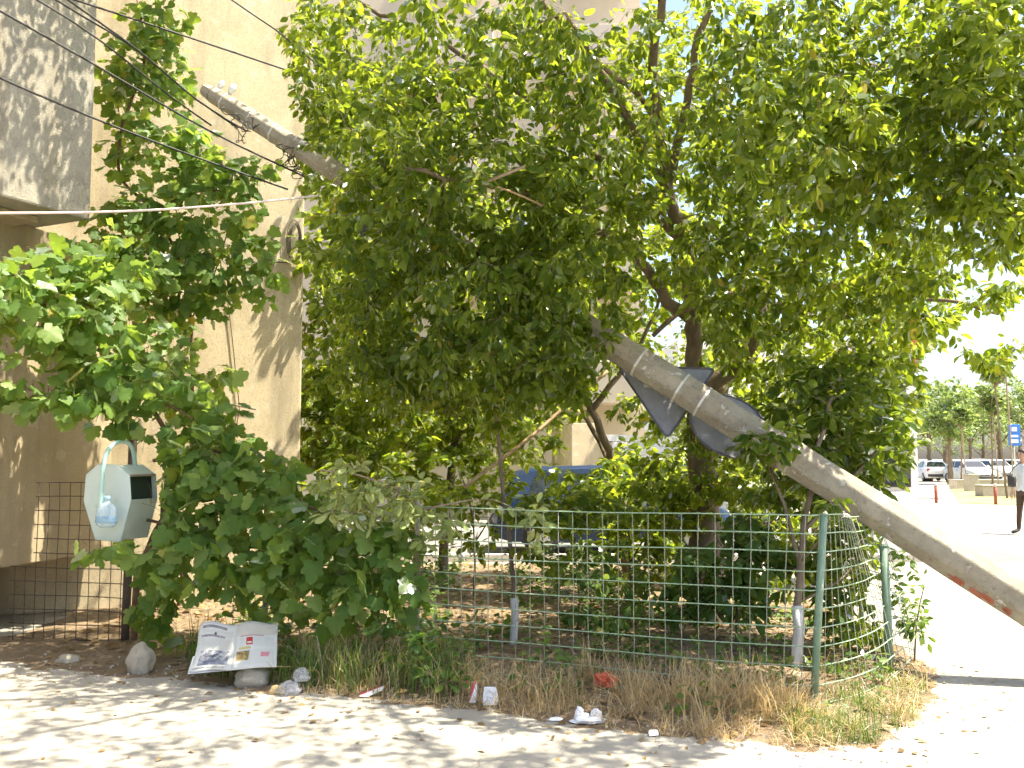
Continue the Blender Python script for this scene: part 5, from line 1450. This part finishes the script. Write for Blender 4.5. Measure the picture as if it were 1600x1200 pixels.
vine('wall_vine', 42, wb, [
    ([wb, at(305, 700, 10.0), at(300, 600, 9.9), at(298, 500, 9.8), at(285, 420, 9.6), at(240, 330, 9.4), at(190, 280, 9.3), at(190, 200, 9.3), at(225, 100, 9.4), at(215, 0, 9.5)], 0.022, 0.012),
    ([at(240, 330, 9.4), at(310, 300, 9.3), at(380, 300, 9.3)], 0.012, 0.006),
    ([at(298, 500, 9.8), at(330, 440, 9.6), at(360, 350, 9.5)], 0.010, 0.006)],
    [(245, 40, 9.4, 50, 60, 0.25, 24), (200, 150, 9.3, 45, 70, 0.25, 22), (270, 130, 9.4, 45, 45, 0.25, 16), (215, 230, 9.3, 60, 60, 0.25, 24), (290, 220, 9.3, 50, 45, 0.25, 18), (330, 270, 9.3, 80, 40, 0.25, 26), (250, 330, 9.3, 90, 50, 0.25, 30),
     (310, 390, 9.4, 100, 60, 0.25, 40), (330, 455, 9.5, 60, 35, 0.2, 18), (385, 320, 9.4, 30, 50, 0.2, 12), (190, 340, 9.2, 60, 50, 0.25, 16), (335, 590, 9.8, 40, 24, 0.15, 7), (300, 540, 9.8, 20, 40, 0.12, 4), (340, 690, 9.7, 60, 30, .2, 12), (400, 400, 9.5, 40, 70, .2, 22), (250, 480, 9.4, 60, 40, .2, 16), (210, 90, 9.3, 50, 60, .25, 16), (380, 260, 9.4, 50, 40, .2, 16), (270, 420, 9.3, 90, 50, .25, 22), (200, 400, 9.0, 50, 60, .25, 18), (300, 640, 9.3, 60, 40, .2, 14), (250, 580, 9.2, 50, 50, .2, 12)],
    'vine climbing the sunny plastered wall up past the post tip', (0.075, 0.15), 300, 0.08, dens=2.5)
# thin bare runner hanging on the wall
mb = MB(); mb.tube(smooth_path([onwall(350, 430), onwall(362, 520), onwall(370, 600), onwall(374, 640), onwall(366, 680)], 0.1), 0.006, 5)
tag(mb.build('vine_runner', M['cane'], None, True), 'thin bare vine runner hanging down the sunny wall', 'vine')

# ================================================================== VEHICLES
def car_paint(name, c): return plain(name, c, 0.38, 0.0, 0.4, 0.08, 4.0, 0.2)
def make_car(name, loc, rz, paint, label, cat='car', detail=True, group=None, hatch=True):
    o = thing(name, (0, 0, 0), label, cat, group)
    L, W = 4.1, 1.70
    # lower body: sections along x (front +x)
    xs = [(-2.05, .62, .40, .78), (-2.0, .78, .28, .90), (-1.75, .83, .22, .96), (-1.0, .85, .20, .97), (0.2, .85, .20, .95), (0.9, .85, .20, .93), (1.35, .83, .21, .86), (1.75, .80, .22, .78), (1.98, .70, .28, .68), (2.05, .55, .38, .60)]
    rings = []
    for x, hw, zb, zt in xs:
        rings.append([Vector((x, -hw * .92, zb)), Vector((x, -hw, zb + .16)), Vector((x, -hw, zt - .18)), Vector((x, -hw * .93, zt - .03)), Vector((x, -hw * .78, zt)), Vector((x, hw * .78, zt)), Vector((x, hw * .93, zt - .03)), Vector((x, hw, zt - .18)), Vector((x, hw, zb + .16)), Vector((x, hw * .92, zb))])
    mb = MB(); mb.loft(rings); b = mb.build('body', paint, o, True); b.modifiers.new("es", 'EDGE_SPLIT').split_angle = math.radians(45)
    # greenhouse
    if hatch: gx = [(-1.98, .90, .72), (-1.62, 1.36, .60), (-1.3, 1.44, .585), (-0.2, 1.47, .585), (0.25, 1.43, .58), (1.0, .93, .70)]
    else: gx = [(-1.55, .92, .72), (-1.0, 1.34, .60), (-0.6, 1.41, .585), (0.0, 1.43, .585), (0.3, 1.39, .58), (1.05, .93, .70)]
    rings = []
    for x, zt, hw in gx:
        zb = .90
        rings.append([Vector((x, -.76, zb)), Vector((x, -hw, zt - .05)), Vector((x, -hw * .86, zt)), Vector((x, hw * .86, zt)), Vector((x, hw, zt - .05)), Vector((x, .76, zb))])
    mb = MB(); mb.loft(rings); b = mb.build('cabin', paint, o, True); b.modifiers.new("es", 'EDGE_SPLIT').split_angle = math.radians(35)
    # side windows, front and rear glass: panes 6 mm proud of the cabin
    x0, x1 = gx[1][0], gx[-2][0]
    for sy in (-1, 1):
        for a0, a1, tl, tr2 in ((x0 + .12, -0.62, x0 + .28, -0.62), (-0.54, 0.78, -0.54, x1 + .02)):
            def sp(x, z):
                f_ = (z - .9) / .5; hw = .76 + (.585 - .76) * f_
                return Vector((x, sy * (hw + .012), z))
            mb = MB(); mb.add([sp(a0, .965), sp(a1, .965), sp(tr2, 1.345), sp(tl, 1.345)], [(0, 1, 2, 3) if sy < 0 else (3, 2, 1, 0)]); mb.build('side_window', M['glass'], o)
    def slope(xa, za, xb, zb_, nm):
        nx, nz = (zb_ - za), -(xb - xa); l = math.hypot(nx, nz); nx, nz = nx / l * .014, nz / l * .014
        if nz < 0: nx, nz = -nx, -nz
        a, c_ = .14, .88
        p0 = Vector((xa + (xb - xa) * a, 0, za + (zb_ - za) * a)); p1 = Vector((xa + (xb - xa) * c_, 0, za + (zb_ - za) * c_))
        mb = MB(); mb.add([p0 + Vector((nx, -.62, nz)), p0 + Vector((nx, .62, nz)), p1 + Vector((nx, .51, nz)), p1 + Vector((nx, -.51, nz))], [(0, 1, 2, 3)]); mb.build(nm, M['glass'], o)
    slope(gx[-1][0], gx[-1][1], gx[-2][0], gx[-2][1], 'windscreen'); slope(gx[0][0], gx[0][1], gx[1][0], gx[1][1], 'rear_window')
    for sx in (1.28, -1.28):
        for sy in (-1, 1):
            w = MB(); pr = [(0.17, -.09), (0.28, -.10), (0.305, -.07), (0.305, .07), (0.28, .10), (0.17, .09)]
            w.loft([[Vector((sx + math.cos(2 * math.pi * k / 20) * r, sy * .76 + y, .305 + math.sin(2 * math.pi * k / 20) * r)) for k in range(20)] for r, y in pr])
            wo = w.build('wheel', M['tyre'], o, True)
            w = MB(); w.loft([[Vector((sx + math.cos(2 * math.pi * k / 14) * r, sy * (.76 + .105 + d), .305 + math.sin(2 * math.pi * k / 14) * r)) for k in range(14)] for r, d in ((.20, -.02), (.20, 0), (.05, .012))]); w.build('rim', M['rim'], wo, True)
    for sy in (-1, 1):
        mb = MB(); mb.box((1.955, sy * .56, .64), (.13, .26, .13)); mb.build('headlight', M['lamp_white'], o, True, .02)
        mb = MB(); mb.box((-1.985, sy * .64, .80), (.10, .22, .20)); mb.build('tail_light', M['lamp_red'], o, True, .02)
        mb = MB(); mb.box((0.62, sy * .90, 1.0), (.12, .14, .11)); mb.build('mirror', paint, o, True, .02)
        for xh in (-.85, .05):
            mb = MB(); mb.box((xh, sy * .865, .80), (.18, .02, .03)); mb.build('door_handle', M['trim'], o)
    mb = MB(); mb.box((2.03, 0, .36), (.10, 1.3, .16)); mb.build('front_bumper', M['trim'], o, True, .03)
    mb = MB(); mb.box((-2.05, 0, .42), (.10, 1.4, .18)); mb.build('rear_bumper', M['trim'], o, True, .03)
    mb = MB(); mb.box((-2.07, 0, .70), (.02, .5, .11)); mb.build('number_plate', M['white_paint'], o)
    o.location = loc; o.rotation_euler = (0, 0, rz)
    return o
make_car('parked_car', (1.70, 16.8, 0), math.radians(4), car_paint('dark_blue_paint', (0.004, 0.018, 0.055)), 'dark blue hatchback parked behind the garden bed')
make_car('parked_car', (4.55, 23.2, 0), math.radians(2), car_paint('silver_paint', (0.55, 0.56, 0.58)), 'silver car parked behind the old tree trunk', hatch=False)
make_car('parked_car', (gr(1444, 751).x, 66, 0), math.radians(80), car_paint('white_paint_car', (0.75, 0.75, 0.74)), 'white car parked down the street at the end of the foliage', group='cars down the street', hatch=False)
far_cars = [(1512, 742, 62, 72, (0.55, 0.56, 0.58), 'silver car parked under the roadside trees, nearest the white car'), (1552, 738, 70, 74, (0.72, 0.72, 0.7), 'pale car nose-on in the middle of the parked row'),
            (1590, 737, 72, 76, (0.45, 0.47, 0.5), 'grey car parked behind the person at the picture edge'), (1530, 733, 90, 74, (0.7, 0.7, 0.7), 'small white car in the far row of the parking'), (1568, 732, 96, 76, (0.5, 0.52, 0.55), 'farthest silver car under the blue sign')]
for px_, py_, Y_, rz_, c_, lb in far_cars:
    make_car('parked_car', ((px_ - 800) / F * Y_, Y_, 0), math.radians(rz_ - 160), car_paint('far_car_paint', c_), lb, group='cars down the street')

# ================================================================== STREET THINGS ON THE RIGHT
for px_, py_, lb in ((1463, 786, 'short brown-red bollard farther from the person at the picture edge'), (1556, 788, 'short brown-red bollard nearer the person at the picture edge')):
    b_ = gr(px_, py_)
    o = thing('bollard', b_, lb, 'bollard', 'bollards on the paved street')
    mb = MB(); mb.tube([b_, b_ + Vector((0, 0, .60))], .055, 10); mb.build('shaft', M['bollard'], o, True)
    mb = MB(); mb.tube([b_ + Vector((0, 0, .601)), b_ + Vector((0, 0, .67)), b_ + Vector((0, 0, .70))], [.06, .06, .03], 10); mb.build('cap', M['kerb'], o, True)
for px_, py_, s_, lb in ((1535, 764, (2.6, .9, .42), 'long low concrete planter kerb among the young trees'), (1522, 768, (.5, .5, .75), 'square concrete block at the planter end'), (1578, 776, (2.2, .7, .42), 'concrete slab bench beside the person at the picture edge')):
    b_ = gr(px_, py_)
    mb = MB(); mb.box((b_.x, b_.y + s_[1] / 2, s_[2] / 2), s_); mb.box((b_.x, b_.y + s_[1] / 2, s_[2] + .03), (s_[0] + .08, s_[1] + .08, .055))
    tag(mb.build('concrete_block', M['block'], None, False, .015), lb, 'concrete block')
b_ = Vector(((1583 - 800) / F * 56, 56, 0))
o = thing('blue_sign', b_, 'blue street sign with white marks above the parked cars', 'sign')
mb = MB(); mb.tube([b_, b_ + Vector((0, 0, 3.3))], .04, 8); mb.build('post', M['band'], o, True)
mb = MB(); mb.box((b_.x, b_.y - .06, 2.9), (.72, .05, 1.25)); mb.build('panel', M['blue_sign'], o, False, .02)
for z_, w_, h_ in ((3.25, .30, .24), (2.85, .42, .12), (2.55, .42, .2)):
    mb = MB(); mb.box((b_.x, b_.y - .09, z_), (w_, .01, h_)); mb.build('marking', M['white_paint'], o)

# young staked trees and roadside trees
def street_tree(px_, py_, Y_, th, cr, ch, seed, label, n=240, lean=0.0, stake=False):
    b = Vector(((px_ - 800) / F * Y_, Y_, 0))
    o = thing('street_tree', b, label, 'tree', 'trees along the street')
    T = Plant(seed)
    top = b + Vector((lean, 0, th + ch * .6))
    T.limb([b, b + Vector((lean * .3, 0, th * .5)), b + Vector((lean * .6, 0, th)), top], max(.05, cr * .07), .03, .02)
    for k in range(5):
        a = k * 1.26 + seed; T.limb([b + Vector((lean * .6, 0, th * .95)), b + Vector((math.cos(a) * cr * .4, math.sin(a) * cr * .4, th + ch * .3)), b + Vector((math.cos(a) * cr * .75, math.sin(a) * cr * .75, th + ch * .55))], .05, .02)
    rr = random.Random(seed); cl = []
    for k in range(8):
        a = rr.uniform(0, 6.28); d = rr.uniform(.1, .6) * cr
        cl.append((b.x + lean * .6 + math.cos(a) * d, b.y + math.sin(a) * d, b.z + th + ch * rr.uniform(.2, .85), cr * .5, cr * .5, ch * .22, n // 8))
    T.grow(balls(T.rng, cl), 0.1, 0, .02)
    T.wood(o, M['bark'], M['bark'], n=7)
    P, D, N, S = T.leaf_points(.17, .1, .3, .8, (0, 0, 1), .8, (.20, .36), .06, 1.0, 14)
    put_leaves(o, P, D, N, S, 'far', M['leaf_far'], 0)
    if stake:
        mb = MB(); mb.tube([b + Vector((.25, -.1, 0)), b + Vector((.1, -.05, th + .6))], .03, 6); mb.build('stake', M['bark_light'], o)
street_tree(1482, 745, 58, 2.6, 2.8, 3.8, 1, 'leafy street tree just right of the foliage edge', 260)
street_tree(1450, 742, 66, 2.8, 3.2, 4.3, 2, 'street tree behind the white car', 220)
street_tree(1515, 742, 72, 2.8, 3.0, 4.1, 3, 'street tree behind the silver cars', 220)
street_tree(1560, 738, 84, 2.8, 4.1, 5.0, 4, 'broad street tree behind the blue sign', 240)
street_tree(1610, 738, 80, 2.8, 4.6, 6.0, 5, 'tallest street tree at the right picture edge', 260)
street_tree(1430, 738, 80, 2.6, 3.5, 5.5, 9, 'pale far tree beside the white street building', 220)
street_tree(1475, 735, 118, 1.6, 6.0, 7.5, 11, 'large pale tree closing the street behind the white car', 300)
street_tree(1535, 735, 126, 1.6, 6.5, 7.0, 12, 'large pale tree closing the street behind the parked row', 300)
street_tree(1592, 735, 120, 1.6, 6.0, 8.0, 13, 'large pale tree closing the street beside the blue sign', 300)
street_tree(1498, 760, 50, 3.2, .7, 1.2, 6, 'spindly young tree nearest the bollards', 60, .3, True)
street_tree(1547, 762, 46, 3.8, .8, 1.3, 7, 'spindly young tree beside the square concrete block', 60, .1, True)
street_tree(1569, 776, 38, 4.6, .7, 1.2, 8, 'tall staked sapling leaning beside the slab bench', 50, -.55, True)

# ================================================================== THE MAN AT THE RIGHT EDGE
def skin_part(edges_pts, name):
    """A limb tree: list of chains of (point, radius) sharing equal points."""
    vs, es, rs = [], [], []
    idx = {}
    for ch in edges_pts:
        prev = None
        for p, r in ch:
            key = tuple(round(c, 4) for c in p)
            if key not in idx: idx[key] = len(vs); vs.append(p); rs.append(r)
            i = idx[key]
            if prev is not None and prev != i: es.append((prev, i))
            prev = i
    me = bpy.data.meshes.new(name); me.from_pydata(vs, es, [])
    o = bpy.data.objects.new(name, me); COL.objects.link(o)
    md = o.modifiers.new("skin", 'SKIN'); md.use_smooth_shade = True
    for i, r in enumerate(rs):
        sv = me.skin_vertices[0].data[i]
        sv.radius = r if isinstance(r, tuple) else (r, r); sv.use_root = (i == 0)
    sb = o.modifiers.new("sub", 'SUBSURF'); sb.levels = sb.render_levels = 2
    dg = bpy.context.evaluated_depsgraph_get()
    m2 = bpy.data.meshes.new_from_object(o.evaluated_get(dg))
    bpy.data.objects.remove(o)
    return m2
def person(loc, rz, label):
    o = thing('person', loc, label, 'person')
    pel = (0, 0, .93)
    chains = [[(pel, (.15, .11)), ((0, 0, 1.05), (.15, .105)), ((0, .0, 1.22), (.17, .11)), ((0, .0, 1.38), (.175, .105)), ((0, 0, 1.46), (.09, .075)), ((0, 0, 1.53), .055), ((0, -.01, 1.60), (.075, .09)), ((0, -.015, 1.69), (.078, .098)), ((0, -.01, 1.745), (.055, .07))]]
    for s_ in (-1, 1):
        st = .10 if s_ > 0 else -.12
        chains.append([(pel, (.15, .11)), ((s_ * .095, 0, .86), .095), ((s_ * .10, st * .3, .50), .065), ((s_ * .10, st * .8 + .03, .28), .055), ((s_ * .10, st + .04, .085), .042), ((s_ * .11, st - .06, .045), .042), ((s_ * .115, st - .15, .03), .033)])
        sh = (s_ * .20, 0, 1.395); el = (s_ * .255, .05, 1.12); wr = (s_ * .25, -.06, .88)
        chains.append([((0, .0, 1.38), (.175, .105)), (sh, .062), (el, .044), (wr, .030), ((s_ * .25, -.085, .81), (.036, .02))])
    me = skin_part(chains, 'body')
    for nm in ('shirt', 'trousers', 'skin', 'trim'): me.materials.append(M[nm])
    for p in me.polygons:
        z = p.center.z; x = abs(p.center.x)
        if z > 1.475: k_ = 2
        elif x > .205 and z < 1.16: k_ = 2
        elif z > .90: k_ = 0
        elif x > .2 and z > .75: k_ = 2
        elif z < .085: k_ = 3
        else: k_ = 1
        p.material_index = k_
    b = bpy.data.objects.new('body', me); link(b, o)
    # fingers, one short bent chain each, rooted in the palms
    for s_ in (-1, 1):
        fb = MB()
        for j, (dy, ln) in enumerate(((-.030, .065), (-.010, .075), (.010, .07), (.028, .055))):
            r0 = Vector((s_ * .25, -.085 + dy, .79))
            fb.tube([r0, r0 + Vector((-s_ * .006, -.003, -ln * .5)), r0 + Vector((-s_ * .022, -.004, -ln))], [.009, .0085, .006], 6)
        r0 = Vector((s_ * .24, -.115, .835)); fb.tube([r0, r0 + Vector((-s_ * .012, -.022, -.03)), r0 + Vector((-s_ * .02, -.025, -.06))], [.011, .010, .007], 6)
        f_ = fb.build('fingers', M['skin']); f_.parent = o
    hb = MB()
    rings = []
    for z, rx, ry, oy in ((1.60, .078, .06, .035), (1.66, .086, .085, .022), (1.72, .085, .095, .008), (1.765, .066, .078, 0), (1.785, .02, .025, 0)):
        rings.append([Vector((math.cos(2 * math.pi * k / 16) * rx, oy + math.sin(2 * math.pi * k / 16) * ry, z)) for k in range(16)])
    hb.loft(rings); h_ = hb.build('hair', M['hair'], None, True); h_.parent = o
    nb = MB(); nb.tube([Vector((0, -.10, 1.69)), Vector((0, -.125, 1.655)), Vector((0, -.105, 1.645))], [.009, .014, .008], 6); n1 = nb.build('nose', M['skin'], None, True); n1.parent = o
    for s_ in (-1, 1):
        eb = MB(); eb.tube([Vector((s_ * .078, .005, 1.64)), Vector((s_ * .088, .012, 1.67)), Vector((s_ * .082, .012, 1.695))], [.008, .016, .010], 6); e1 = eb.build('ear', M['skin'], None, True); e1.parent = o
        eb = MB(); eb.tube([Vector((s_ * .030, -.098, 1.685)), Vector((s_ * .030, -.107, 1.685))], [.012, .006], 8); e1 = eb.build('eye', M['hair'], None, True); e1.parent = o
    mb_ = MB(); mb_.tube([Vector((-.022, -.098, 1.615)), Vector((0, -.106, 1.613)), Vector((.022, -.098, 1.615))], .005, 5); m1 = mb_.build('mouth', M['red_wrap'], None, True); m1.parent = o
    o.rotation_euler = (0, 0, rz)
    return o
pg = gr(1603, 834)
person(pg, math.radians(-70), 'person in a pale shirt and dark trousers standing at the right picture edge')
sb_ = pg + Vector((-.30, -.05, .0))
bag2 = thing('shoulder_bag', sb_ + Vector((0.02, 0, .98)), 'black bag held at the side of the person in the pale shirt', 'bag')
q_ = sb_ + Vector((.02, 0, 1.10))
mb = MB(); mb.box(q_, (.10, .18, .24), .3); mb.build('bag_body', M['trim'], bag2, True, .04)
mb = MB(); mb.tube([q_ + Vector((-.04, 0, .15)), q_ + Vector((.05, -.02, .30)), q_ + Vector((.2, 0, .40))], .012, 6); mb.build('strap', M['trim'], bag2, True)
